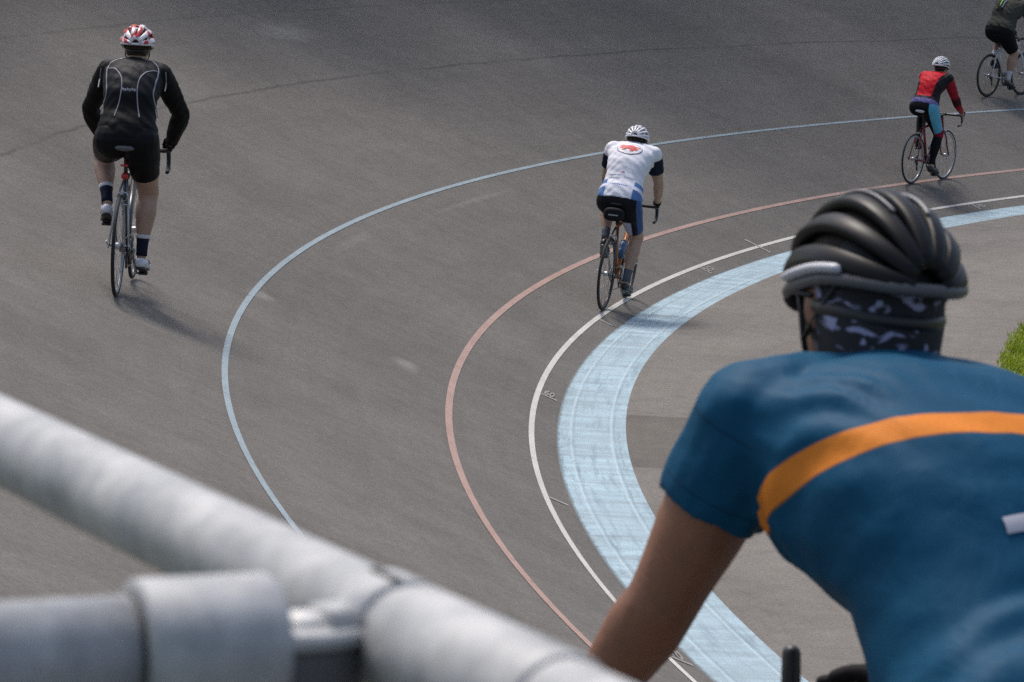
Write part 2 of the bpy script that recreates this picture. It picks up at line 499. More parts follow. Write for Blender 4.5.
def wheel_part(bike, cx, rim_mat, spokes=24, hub_mat=None):
    z = .338
    def circ(r, n): return [V(cx + r * math.cos(a), 0, z + r * math.sin(a)) for a in np.linspace(0, 2 * PI, n + 1)]
    def torus(mb, r, a, b, n=56, k=10, p=2.0):
        vs = []; fs = []
        for i in range(n):
            t_ = 2 * PI * i / n; d = V(math.cos(t_), 0, math.sin(t_))
            vs += list(ring(V(cx, 0, z) + d * r, d, V(0, 1, 0), a, b, k, p))
        for i in range(n):
            for j in range(k):
                fs.append((i * k + j, i * k + (j + 1) % k, ((i + 1) % n) * k + (j + 1) % k, ((i + 1) % n) * k + j))
        mb.add(vs, fs)
    m = MB(); torus(m, .3255, .0125, .0125)
    w = m.build('wheel', M_tyre, bike)
    m = MB(); torus(m, .302, .013, .0095, p=3.0); m.build('rim', rim_mat, w)
    m = MB()
    for i in range(spokes):
        a = 2 * PI * i / spokes; s = 1 if i % 2 else -1
        b = a + (.55 if (i // 2) % 2 else -.55)
        tube(m, [V(cx + .02 * math.cos(b), s * .028, z + .02 * math.sin(b)), V(cx + .295 * math.cos(a), s * .003, z + .295 * math.sin(a))], .0013, 5)
    m.build('spokes', M_spoke, w)
    m = MB()
    tube(m, [V(cx, -.045, z), V(cx, -.03, z), V(cx, -.028, z), V(cx, .028, z), V(cx, .03, z), V(cx, .045, z)], [.012, .012, .022, .022, .012, .012], 12)
    tube(m, [V(cx, -.075, z), V(cx, .068, z)], .007, 8)
    tube(m, [V(cx, .068, z), V(cx - .05, .078, z + .03)], .005, 6)
    m.build('hub', hub_mat or M_alu, w)
    return w

BB_ = V(.41, 0, .272); SADDLE = V(.185, 0, .985); HT_TOP = V(.800, 0, .86); HT_BOT = V(.842, 0, .70)
def drop_curve(s):                # left (s=1) or right half of the handlebar
    return spline([V(.875, 0, .90), V(.878, s * .10, .90), V(.885, s * .185, .90), V(.93, s * .208, .895), V(.975, s * .21, .865), V(.985, s * .212, .81), V(.945, s * .214, .765), V(.87, s * .215, .757)], 5)

def make_bike(mw, label, frame_m, fork_m, rim_m, tape_m, saddle_m, crank_ang, group, bag=False, light=False, stay_m=None, cage=None):
    bike = empty('bicycle', mw); tag(bike, label, 'bicycle', group)
    stay_m = stay_m or frame_m
    st_top = BB_ + nrm(SADDLE - BB_) * .53
    m = MB()
    tube(m, [BB_, st_top], .0165, 12)
    tube(m, [st_top + V(.004, 0, -.03), HT_TOP + V(.004, 0, -.045)], .016, 12)
    tube(m, [BB_, HT_BOT + V(-.005, 0, .03)], .0215, 12)
    tube(m, [HT_TOP, HT_BOT], .021, 12)
    tube(m, [BB_ + V(0, -.036, 0), BB_ + V(0, .036, 0)], .024, 12)
    fr = m.build('frame', frame_m, bike)
    m = MB()
    for s in (-1, 1):
        tube(m, [V(0, s * .065, .338), V(.10, s * .052, .325), V(.33, s * .03, .283), BB_ + V(0, s * .022, 0)], [.008, .0085, .009, .010], 8)
        tube(m, [V(0, s * .065, .338), V(.11, s * .040, .62), st_top + V(-.008, s * .012, -.035)], [.007, .0075, .0085], 8)
        box(m, V(0, s * .066, .338), (.03, .006, .04))
    tube(m, [V(.103, -.04, .60), V(.103, .04, .60)], .006, 6)
    m.build('rear_stays', stay_m, fr)
    m = MB()
    tube(m, [HT_BOT + V(.004, 0, -.006), HT_BOT + V(.014, 0, -.04)], .020, 10)
    for s in (-1, 1):
        tube(m, spline([HT_BOT + V(.012, s * .018, -.03), V(.875, s * .045, .60), V(.925, s * .052, .45), V(.99, s * .054, .338)], 4), .0105, 8)
    m.build('fork', fork_m, bike)
    wheel_part(bike, 0.0, rim_m); wheel_part(bike, .99, rim_m, 20)
    # seat post, saddle
    m = MB(); tube(m, [st_top - nrm(SADDLE - BB_) * .05, SADDLE + V(.02, 0, -.055)], .0135, 10)
    tube(m, [SADDLE + V(-.06, .022, -.04), SADDLE + V(.10, .018, -.045)], .0035, 6); tube(m, [SADDLE + V(-.06, -.022, -.04), SADDLE + V(.10, -.018, -.045)], .0035, 6)
    tube(m, [st_top - nrm(SADDLE - BB_) * .004, st_top + nrm(SADDLE - BB_) * .018], .020, 10)
    m.build('seat_post', M_blackp, bike)
    m = MB(); secs = []
    for (x, w, h, zz) in ((-.125, .045, .010, .004), (-.11, .066, .019, .004), (-.07, .072, .022, .0), (-.02, .055, .022, -.003), (.04, .032, .020, -.002), (.10, .021, .018, .0), (.14, .015, .012, -.004), (.15, .006, .005, -.006)):
        secs.append((SADDLE + V(x + .01, 0, zz - .014), V(0, 1, 0), V(0, 0, 1), w, h, 2.4))
    loft(m, secs, 16); m.build('saddle', saddle_m, bike)
    # stem and bars
    m = MB()
    tube(m, [HT_TOP + V(-.001, 0, -.004), HT_TOP + V(-.012, 0, .035)], .018, 10)
    tube(m, [HT_TOP + V(-.010, 0, .025), V(.875, 0, .90)], .0155, 10); tube(m, [V(.875, -.024, .90), V(.875, .024, .90)], .020, 10)
    stem = m.build('stem', M_blackp, bike)
    m = MB()
    pts = np.vstack([drop_curve(1)[::-1], drop_curve(-1)[1:]])
    tube(m, pts, .0145, 8, round_end=True)
    bar = m.build('handlebar', tape_m, bike)
    for s in (-1, 1):
        m = MB()
        tube(m, spline([V(.955, s * .209, .888), V(1.0, s * .209, .893), V(1.035, s * .209, .905), V(1.055, s * .209, .935)], 4), np.linspace(.017, .016, 13), 10, round_end=True)
        hd = m.build('brake_hood', M_black, bar)
        m = MB(); tube(m, spline([V(1.045, s * .209, .905), V(1.06, s * .211, .86), V(1.04, s * .216, .80), V(1.02, s * .222, .765)], 4), .0065, 8, flat=.7)
        m.build('brake_lever', M_alu, bar)
    # drivetrain
    m = MB()
    def disc(mb, c, r, w, n=28):
        tube(mb, [V(c[0], c[1] - w / 2, c[2]), V(c[0], c[1] + w / 2, c[2])], r, n)
    cr = MB(); y = -.045
    for rr, yy in ((.105, -.047), (.080, -.040)):
        vs = []; fs = []; n = 36
        for i in range(n):
            a = 2 * PI * i / n
            for r2, y2 in ((rr, yy - .0015), (rr - .02, yy - .0015), (rr - .02, yy + .0015), (rr, yy + .0015)): vs.append(V(BB_[0] + r2 * math.cos(a), y2, BB_[2] + r2 * math.sin(a)))
        for i in range(n):
            for j in range(4): fs.append((i * 4 + j, i * 4 + (j + 1) % 4, ((i + 1) % n) * 4 + (j + 1) % 4, ((i + 1) % n) * 4 + j))
        cr.add(vs, fs)
    for k in range(5):
        a = crank_ang + 2 * PI * k / 5
        tube(cr, [BB_ + V(0, -.048, 0), BB_ + V(.085 * math.cos(a), -.046, .085 * math.sin(a))], .007, 6, flat=.6)
    cs = cr.build('chainset', M_steel, bike)
    PED = {}
    for s in (-1, 1):
        a = crank_ang if s == 1 else crank_ang + PI
        e = BB_ + V(.17 * math.cos(a), s * .075, .17 * math.sin(a))
        m = MB(); tube(m, [BB_ + V(0, s * .055, 0), BB_ + V(.085 * math.cos(a), s * .064, .085 * math.sin(a)), e], [.014, .011, .011], 10, flat=.75, round_end=True)
        m.build('crank_arm', M_alu, bike)
        m = MB(); pc = e + V(0, s * .05, 0); tube(m, [e, pc + V(0, s * .03, 0)], .006, 8); box(m, pc, (.075, .058, .014)); tube(m, [pc + V(.036, -.024, 0), pc + V(.036, .024, 0)], .009, 8)
        m.build('pedal', M_black, bike); PED[s] = pc
    m = MB()
    for r2, yy in ((.05, -.040), (.044, -.036), (.038, -.032), (.030, -.028)): disc(m, V(0, yy, .338), r2, .0025, 24)
    m.build('cassette', M_steel, bike)
    m = MB()
    tube(m, [V(.0, -.055, .335), V(.012, -.062, .30), V(.005, -.06, .275)], .010, 8); box(m, V(.02, -.055, .235), (.02, .012, .085)); disc(m, V(.008, -.052, .275), .019, .008, 16); disc(m, V(.025, -.052, .205), .019, .008, 16)
    m.build('derailleur', M_blackp, bike)
    m = MB()
    T0, T1 = V(0, -.036, .385), BB_ + V(-.005, -.044, .104)
    tube(m, [T0, T1], .0042, 6)
    lo = [V(-.045, -.036, .33), V(-.03, -.038, .30), V(.02, -.046, .262), V(.02, -.05, .20), V(.05, -.05, .188), BB_ + V(-.02, -.044, -.104)]
    tube(m, lo, .0042, 6)
    tube(m, [BB_ + V(.106 * math.cos(a), -.044, .106 * math.sin(a)) for a in np.linspace(PI / 2 + .05, -PI / 2 - .2, 14)], .0042, 6)
    tube(m, [V(.048 * math.cos(a), -.036, .338 + .048 * math.sin(a)) for a in np.linspace(PI / 2, PI * 1.05, 8)], .0042, 6)
    m.build('chain', M_steel, bike)
    # brakes
    for (c, d) in ((V(.122, 0, .672), V(-1, 0, .1)), (V(.885, 0, .672), V(1, 0, .1))):
        m = MB()
        for s in (-1, 1):
            tube(m, spline([c + d * .012 + V(0, -s * .008, .01), c + d * .014 + V(0, s * .028, .0), c + d * .01 + V(0, s * .030, -.03), c + V(0, s * .016, -.045)], 3), .0065, 6)
        tube(m, [c - d * .03, c + d * .02], .006, 6)
        m.build('brake_caliper', M_alu, bike)
    if cage is not None:
        m = MB(); bc = BB_ * .55 + HT_BOT * .45 + V(-.025, 0, .03)
        d = nrm(HT_BOT - BB_)
        for k in (-.06, .05):
            p = bc + d * k
            n_ = nrm(np.cross(V(0, 1, 0), d))
            tube(m, [p + n_ * .04 * math.cos(a) + V(0, .04, 0) * math.sin(a) for a in np.linspace(-2.6, 2.6, 16)], .003, 5)
        m.build('bottle_cage', M_alu, bike)
    if bag:
        m = MB(); secs = []
        for (x, w, h, zz) in ((-.150, .035, .028, -.070), (-.145, .050, .040, -.072), (-.12, .060, .047, -.072), (-.05, .055, .045, -.074), (.0, .035, .035, -.075), (.02, .02, .024, -.075)):
            secs.append((SADDLE + V(x - .03, 0, zz - .03), V(0, 1, 0), V(0, 0, 1), w * 1.6, h * 1.35, 3.0))
        loft(m, secs, 20); sb = m.build('saddle_bag', fabric('saddle_bag_cloth', None, (.012, .012, .014), .7, .2), bike)
        m = MB(); box(m, SADDLE + V(-.182, 0, -.105), (.003, .09, .012)); m.build('reflective_strip', plain('reflective_grey', (.30, .30, .31), .4), sb, smooth=False)
    if light:
        m = MB(); p = st_top + V(-.02, 0, .0); ellipsoid(m, p + V(-.025, 0, 0), (.018, .027, .024)); tl = m.build('tail_light', M_red, bike)
        m = MB(); tube(m, [p + V(.04, 0, 0), p + V(-.012, 0, 0)], .012, 8); m.build('light_bracket', M_black, tl)
        m = MB(); p = SADDLE + V(-.045, .0, -.13); box(m, p, (.02, .05, .012)); tube(m, [p, p + V(.08, 0, .03)], .006, 6); m.build('reflector_mount', M_red, bike, smooth=False)
    return bike, PED

def bottle(bike_mw, label, col, cap):
    d = nrm(HT_BOT - BB_); c = BB_ * .55 + HT_BOT * .45 + nrm(V(-d[2], 0, d[0])) * .058
    o = empty('water_bottle', bike_mw @ Matrix.Translation(c)); tag(o, label, 'bottle', 'bottles on the bikes')
    m = MB(); prof = [(-.09, .030), (-.085, .036), (-.02, .037), (0, .033), (.02, .037), (.07, .037), (.082, .030)]
    T_, U_, W_ = frames([d * 0, d], V(0, 1, 0))
    loft(m, [(d * a, U_[0], W_[0], r, r) for a, r in prof], 16); m.build('bottle_body', col, o)
    m = MB(); loft(m, [(d * a, U_[0], W_[0], r, r) for a, r in ((.078, .031), (.092, .031), (.098, .018), (.103, .009), (.118, .009))], 14); m.build('cap', cap, o)
    return o

# ------------------------------------------------------------------ rider
def ik(a, b, l1, l2, pole):
    a = np.asarray(a, float); b = np.asarray(b, float)
    d = b - a; L = np.linalg.norm(d)
    if L > (l1 + l2) * .995: b = a + d / L * (l1 + l2) * .995; d = b - a; L = np.linalg.norm(d)
    e = d / L; x = (l1 * l1 - l2 * l2 + L * L) / (2 * L); h = math.sqrt(max(l1 * l1 - x * x, 1e-6))
    p = nrm(np.asarray(pole, float) - np.dot(pole, e) * e)
    return a + e * x + p * h, b

class Rider:
    def __init__(s, PED, lean1=55, lean2=38, torso=.56, hip=None, foot_pitch=(-.2, -.2), hand='hood', girth=1.0, head_pitch=0., vox=.009, twist=0.0, head_yaw=0.0, neck=.085, knee_out=.25, sh=.165, arm_k=1.0, elbow_out=.45, hand_off=(0, 0, 0), leg=1.0, arm=1.0, head_fwd=.25, waist=1.0, sh_i=53):
        s.waist = waist
        s.lk = leg; s.ak = arm
        s.g = girth; s.vox = vox
        s.H = V(.205, 0, 1.035) if hip is None else np.asarray(hip, float)
        a1, a2 = R_(lean1), R_(lean2)
        P1 = s.H + torso * .5 * V(math.cos(a1), 0, math.sin(a1))
        P2 = P1 + torso * .5 * V(math.cos(a2), 0, math.sin(a2))
        P0 = s.H - .10 * V(math.cos(a1 + .25), 0, math.sin(a1 + .25))
        s.L = torso
        tt = np.linspace(0, 1, 61)
        C = spline([P0, s.H, s.H * .5 + P1 * .5, P1 + V(-.012, 0, .015), P1 * .45 + P2 * .55 + V(-.01, 0, .012), P2], 12)
        # arc-length resample: t=0 at P0, t=1 at neck base
        d = np.concatenate([[0], np.cumsum(np.linalg.norm(np.diff(C, axis=0), axis=1))]); s.len = d[-1]
        s.S = np.stack([np.interp(tt * d[-1], d, C[:, k]) for k in range(3)], 1)
        T = np.gradient(s.S, axis=0); s.T = T / np.linalg.norm(T, axis=1)[:, None]
        s.N = np.stack([-s.T[:, 2], 0 * s.T[:, 0], s.T[:, 0]], 1)    # dorsal normal
        s.tt = tt
        s.hipj = {k: s.H + V(.0, k * .088, -.02) for k in (1, -1)}
        i = sh_i
        s.shj = {k: s.S[i] + V(0, k * sh * (girth * .5 + .5), 0) + s.T[i] * .012 - s.N[i] * .005 for k in (1, -1)}
        s.leg = {}; s.foot = {}
        for k in (1, -1):
            pc = PED[k]; fp = foot_pitch[0 if k == 1 else 1]
            f = V(math.cos(fp), .06 * k, math.sin(fp)); f = nrm(f); up = nrm(V(-math.sin(fp), 0, math.cos(fp)))
            ball = pc + up * .035
            heel = ball - f * .145 + up * .01
            ank = ball - f * .11 + up * .085
            kn, an = ik(s.hipj[k], ank, .425, .43, V(1, k * knee_out, .35))
            s.leg[k] = (s.hipj[k], kn, an); s.foot[k] = (ball, heel, f, up)
        s.arm = {}; s.handf = {}
        for k in (1, -1):
            if hand == 'hood':
                grip = V(.985, k * .209, .905); f = nrm(V(.93, -.05 * k, -.1)); up = nrm(V(.1, 0, 1))
                wr = grip - f * .085 + V(0, k * .012, .022)
            elif hand == 'drop':
                grip = V(.955, k * .215, .78); f = nrm(V(.75, 0, -.45)); up = nrm(V(.45, 0, .75))
                wr = grip - f * .085 + V(0, k * .012, .02)
            else:                      # bar tops
                grip = V(.895, k * .15, .91); f = nrm(V(.95, .0, -.2)); up = nrm(V(.2, 0, 1))
                wr = grip - f * .07 + V(0, 0, .03)
            wr = wr + np.asarray(hand_off)
            el, wr2 = ik(s.shj[k], wr, .30 * arm_k, .27 * arm_k, V(-.35, k * elbow_out, -.55))
            s.arm[k] = (s.shj[k], el, wr2); s.handf[k] = (wr2, f, up, hand)
        # head
        nb = s.S[-1]
        s.nb = nb
        s.hd_pitch = head_pitch
        nd = nrm(s.T[-1] * .45 + V(head_fwd, 0, .75))
        s.hc = nb + nd * (neck + .105)
        cp, sp = math.cos(head_pitch), math.sin(head_pitch)
        Ry = np.array([[cp, 0, sp], [0, 1, 0], [-sp, 0, cp]])     # nose down for positive pitch
        cy_, sy_ = math.cos(head_yaw), math.sin(head_yaw)
        s.HR = np.array([[cy_, -sy_, 0], [sy_, cy_, 0], [0, 0, 1]]) @ Ry
        s.nd = nd

    # torso sections, infl = clothing thickness
    PROF = [(0, .105, .085), (.08, .165, .115), (.2, .172, .122), (.36, .150, .106), (.46, .143, .102), (.62, .158, .115), (.76, .172, .118), (.86, .165, .102), (.94, .118, .080), (1.0, .066, .062)]
    def torso(s, mb, t0, t1, infl=0.0, n=32, coll=0.0):
        ts = np.linspace(t0, t1, max(6, int(30 * (t1 - t0))))
        pr = interp(ts, s.PROF)
        secs = []
        for t, (a, b) in zip(ts, pr):
            i = t * 60; i0 = int(min(i, 59)); fr = i - i0
            c = s.S[i0] * (1 - fr) + s.S[i0 + 1] * fr; N = s.N[i0]
            gk = s.g if t < .8 else 1 + (s.g - 1) * (1 - (t - .8) / .2)
            secs.append((c - N * b * .10, V(0, 1, 0), N, a * gk * s.wk(t) + infl, b * gk + infl, 2.35))
        loft(mb, secs, n)
    def wk(s, t): return 1 + (s.waist - 1) * math.exp(-((t - .34) / .26) ** 2)
    def shoulders(s, mb, infl=0.0):
        for k in (1, -1):
            sj = s.shj[k]; i = 55
            tube(mb, [s.S[i] * .75 + sj * .25 , s.S[i] * .4 + sj * .6 + V(0, 0, .006), sj], [.070 + infl, .067 + infl, .060 * s.ak + infl], 16, round_end=True)
            # lat / trapezius
            tube(mb, [s.S[57] + s.N[57] * .0, s.S[55] * .45 + sj * .55 + s.N[55] * .018, sj], [.058 + infl, .05 + infl, .045 + infl], 14)
            tube(mb, [s.S[44] + V(0, k * .10, 0), s.S[48] + V(0, k * .135, 0), sj], [.075 + infl, .07 + infl, .055 + infl], 16, round_end=True)
    def armloft(s, mb, k, f0, f1, infl=0.0):
        """f in 0..2: 0 shoulder, 1 elbow, 2 wrist"""
        sj, el, wr = s.arm[k]
        key = [(0, .058), (.25, .057), (.55, .052), (.9, .043), (1.0, .042), (1.2, .045), (1.45, .041), (1.85, .029), (2.0, .028)]
        fs = np.linspace(f0, f1, max(4, int(12 * (f1 - f0)) + 1))
        pts = [sj + (el - sj) * f if f <= 1 else el + (wr - el) * (f - 1) for f in fs]
        tube(mb, pts, interp(fs, key)[:, 0] * s.ak + infl, 16, round_end=(infl == 0))
    def legloft(s, mb, k, f0, f1, infl=0.0):
        hj, kn, an = s.leg[k]
        key = [(0, .098), (.25, .092), (.6, .072), (.9, .057), (1.0, .055), (1.1, .050), (1.3, .056), (1.5, .050), (1.8, .034), (2.0, .034)]
        fs = np.linspace(f0, f1, max(4, int(14 * (f1 - f0)) + 1))
        pts = []
        for f in fs:
            p = hj + (kn - hj) * f if f <= 1 else kn + (an - kn) * (f - 1)
            if f > 1: p = p - nrm(np.cross(np.cross(kn - hj, an - kn), an - kn)) * -.012 * math.sin(PI * (f - 1))
            pts.append(p)
        tube(mb, pts, interp(fs, key)[:, 0] * (1 + (s.lk * (.5 + .5 * s.g) - 1) * np.clip((1.85 - fs) / .5, 0, 1)) + infl, 18, round_end=(infl == 0))
    def hand(s, mb, k, infl=0.0, fingers=True):
        wr, f, up, mode = s.handf[k]
        side = V(0, k, 0); side = nrm(side - np.dot(side, f) * f); up = np.cross(f, side) * k
        sc = 1.0
        if mode == 'top': a, nrmv = side, -up       # palm over the bar: fingers side by side across, curl down
        else: a, nrmv = -up, -side                   # palm beside the hood: fingers one above the other, curl inward
        # palm
        c = wr + f * .045
        loft(mb, [(wr - f * .012, a, nrmv, .026 + infl, .022 + infl), (wr + f * .02, a, nrmv, .034 + infl, .019 + infl), (wr + f * .06, a, nrmv, .041 + infl, .017 + infl), (wr + f * .085, a, nrmv, .040 + infl, .014 + infl)], 14)
        L = (.070, .080, .075, .058)
        for j in range(4):
            o_ = (-.030 + .020 * j)
            p = wr + f * .075 + a * o_
            pts = [p]; ang = .35
            for q, l_ in zip((.42, .33, .25), (L[j],) * 3):
                d = f * math.cos(ang) + nrmv * math.sin(ang)
                p = p + d * l_ * q; pts.append(p); ang += .75
            tube(mb, spline(pts, 3), np.linspace(.0095, .0075, len(pts) * 3 - 2) + infl, 8, round_end=True)
        p = wr + f * .022 - a * .026
        pts = [p, p + f * .026 - a * .020 + nrmv * .012, p + f * .05 - a * .020 + nrmv * .028, p + f * .066 - a * .012 + nrmv * .042]
        tube(mb, spline(pts, 3), np.linspace(.0125, .009, 10) + infl, 8, round_end=True)
    def head(s, mb):
        c, R = s.hc, s.HR
        prof = [(-.118, .030, .040, .050), (-.105, .046, .058, .038), (-.08, .060, .076, .018), (-.045, .069, .088, .006), (0, .0745, .094, .0), (.045, .075, .096, -.004), (.08, .064, .082, -.006), (.103, .042, .054, -.006), (.113, .018, .024, -.006)]
        loft(mb, [(c + R @ V(x, 0, z), R @ V(0, 1, 0), R @ V(1, 0, 0), w, d) for z, w, d, x in prof], 20)
        tube(mb, [s.nb - s.nd * .05, s.nb + s.nd * .02, c + R @ V(-.018, 0, -.06)], [.064, .056, .055], 14)
        # nose, brow, ears, lips
        tube(mb, [c + R @ V(.088, 0, .02), c + R @ V(.108, 0, -.02), c + R @ V(.094, 0, -.034)], [.010, .014, .010], 8, round_end=True)
        ellipsoid(mb, c + R @ V(.086, 0, -.065), (.012, .024, .010), R)
        for k in (1, -1):
            ellipsoid(mb, c + R @ V(-.005, k * .077, -.012), (.020, .009, .031), R @ np.array([[.96, -k * .28, 0], [k * .28, .96, 0], [0, 0, 1]]))
            ellipsoid(mb, c + R @ V(.080, k * .032, .022), (.012, .022, .007), R)

    def body_mesh(s):
        mb = MB()
        s.torso(mb, 0, 1); s.shoulders(mb)
        for k in (1, -1):
            s.armloft(mb, k, 0, 2); s.legloft(mb, k, 0, 2); s.hand(mb, k)
            ball, heel, f, up = s.foot[k]; an = s.leg[k][2]
            side = nrm(np.cross(up, f))
            loft(mb, [(heel + up * .03, side, up, .028, .028), (an - up * .035, side, up, .033, .04), (ball + up * .018 - f * .03, side, up, .036, .026), (ball + up * .012 + f * .03, side, up, .036, .016), (ball + up * .01 + f * .075, side, up, .02, .009)], 12)
        s.head(mb)
        return voxel(mb, 'body', s.vox, 4)

    def attrs(s, me):
        """surface coordinates of the clothing: t along spine, y across, d dorsal, arm 0..2 on the arms (-1 elsewhere)"""
        n = len(me.vertices); P = np.empty(n * 3); me.vertices.foreach_get('co', P); P = P.reshape(-1, 3)
        d2 = ((P[:, None, [0, 2]] - s.S[None, :, [0, 2]]) ** 2).sum(2); i = d2.argmin(1)
        off = P - s.S[i]
        t = s.tt[i] + (off * s.T[i]).sum(1) / s.len
        y = P[:, 1]; dd = (off * s.N[i]).sum(1)
        arm = np.full(n, -1.0)
        for k in (1, -1):
            sj, el, wr = s.arm[k]
            best = np.full(n, 1e9); par = np.zeros(n)
            for q, (a, b) in enumerate(((sj, el), (el, wr))):
                ab = b - a; x = np.clip(((P - a) @ ab) / (ab @ ab), -.6 if q == 0 else 0, 1)
                ds = np.linalg.norm(P - (a + x[:, None] * ab), axis=1)
                m = ds < best; best[m] = ds[m]; par[m] = x[m] + q
            m = (best < .082) & (P[:, 1] * k > .08)
            arm[m] = np.maximum(arm[m], par[m])
        E_ = np.empty(len(me.edges) * 2, int); me.edges.foreach_get('vertices', E_); E_ = E_.reshape(-1, 2)
        cnt = np.bincount(E_.ravel(), minlength=n).clip(1)
        for _ in range(40):
            t = (np.bincount(E_[:, 0], t[E_[:, 1]], n) + np.bincount(E_[:, 1], t[E_[:, 0]], n)) / cnt
        for nm, v in (('spine', t), ('lat', y), ('dors', dd), ('arm', arm)):
            a = me.attributes.new(nm, 'FLOAT', 'POINT'); a.data.foreach_set('value', v.astype(np.float32))

    def jersey_mesh(s, t0=.10, t1=.985, sleeve=.72, infl=.009, rumple=.004, folds=0.0):
        mb = MB(); s.torso(mb, t0, t1, infl); s.shoulders(mb, infl)
        for k in (1, -1):
            s.armloft(mb, k, 0, sleeve, infl + .002)
            ellipsoid(mb, s.shj[k], (.058 * s.ak + infl + .002,) * 3)
        me = voxel(mb, 'jersey', s.vox * .85, 3)
        n = len(me.vertices); P = np.empty(n * 3); me.vertices.foreach_get('co', P); P = P.reshape(-1, 3)
        Nn = np.empty(n * 3); me.vertices.foreach_get('normal', Nn); Nn = Nn.reshape(-1, 3)
        ph = rng.uniform(0, 6, 8)
        f = (np.sin(P[:, 0] * 31 + P[:, 1] * 17 + ph[0]) * np.sin(P[:, 2] * 27 - P[:, 1] * 21 + ph[1]) + .6 * np.sin(P[:, 0] * 60 - P[:, 1] * 44 + P[:, 2] * 52 + ph[2]) + .5 * np.sin(P[:, 2] * 85 + 9 * np.sin(P[:, 1] * 14 + ph[3])))
        if folds:
            i = ((P[:, None, [0, 2]] - s.S[None, :, [0, 2]]) ** 2).sum(2).argmin(1); tt = s.tt[i] + ((P - s.S[i]) * s.T[i]).sum(1) / s.len
            y = P[:, 1]
            w = np.clip((.62 - tt) / .3, 0, 1)
            g = np.sin(tt * 62 + 26 * np.abs(y) + 1.6 * np.sin(y * 19 + tt * 9)) * (.5 + .5 * np.sin(y * 23 + tt * 17 + 1)) ** 2
            g2 = np.sin((tt - 2.2 * np.abs(y)) * 70 + 2 * np.sin(y * 30)) * np.clip((np.abs(y) - .08) / .1, 0, 1) * np.clip(1 - np.abs(tt - .74) / .16, 0, 1)
            f = f + (g * w * 1.0 + g2 * .9) * folds / rumple
        P = P + Nn * (f * rumple * .5)[:, None]
        me.vertices.foreach_set('co', P.ravel()); me.update()
        s.attrs(me)
        return me
    def shorts_mesh(s, length=.82, infl=.006, t1=.25):
        mb = MB(); s.torso(mb, 0.0, t1, infl)
        for k in (1, -1):
            s.legloft(mb, k, 0, length, infl)
            ellipsoid(mb, s.leg[k][0], (.098 * s.lk * (.5 + .5 * s.g) + infl + .002,) * 3)
        me = voxel(mb, 'shorts', s.vox * .85, 4); s.attrs(me)
        return me
    def decal(s, bvh, outline, centre, name, mat, parent, lift=.003, rings=6):
        """star-shaped outline in (across, along) metres round centre (y, t) projected on the back of the jersey"""
        vs = []; fs = []; n = len(outline)
        for r in range(rings + 1):
            for (a, b) in outline:
                q = max(r / rings, .001); vs.append(s.project(bvh, centre[0] + a * q, centre[1] + b * q / s.len, lift))
        for r in range(rings):
            for j in range(n): fs.append((r * n + j, r * n + (j + 1) % n, (r + 1) * n + (j + 1) % n, (r + 1) * n + j))
        mb = MB(); mb.add(vs, fs); return mb.build(name, mat, parent)
    def project(s, bvh, y, t, lift):
        i = np.clip(t, 0, 1) * 60; i0 = int(min(i, 59)); fr = i - i0
        c = s.S[i0] * (1 - fr) + s.S[i0 + 1] * fr; N = s.N[i0] * (1 - fr) + s.N[i0 + 1] * fr
        o = c + V(0, y, 0) + N * .5
        h = bvh.ray_cast(Vector(o), Vector(-N), 1.0)
        if h[0] is None: return c + V(0, y, 0)
        return np.array(h[0]) + np.array(h[1]) * lift
    def ribbon(s, bvh, pts, w, name, mat, parent, lift=.003, mb=None):
        """polyline in (y, t) projected on the back"""
        P = spline([V(a, b * s.len, 0) for a, b in pts], 8)
        T = np.gradient(P, axis=0); T /= np.linalg.norm(T, axis=1)[:, None] + 1e-9
        S_ = np.stack([-T[:, 1], T[:, 0]], 1)
        vs = []; fs = []
        for i in range(len(P)):
            for q in (-1, 0, 1):
                vs.append(s.project(bvh, P[i, 0] + S_[i, 0] * q * w / 2, (P[i, 1] + S_[i, 1] * q * w / 2) / s.len, lift * (1.4 if q == 0 else .6)))
        for i in range(len(P) - 1):
            for q in (0, 1): fs.append((i * 3 + q, i * 3 + q + 1, i * 3 + q + 4, i * 3 + q + 3))
        own = mb is None
        mb = mb or MB(); mb.add(vs, fs)
        return mb.build(name, mat, parent) if own else None

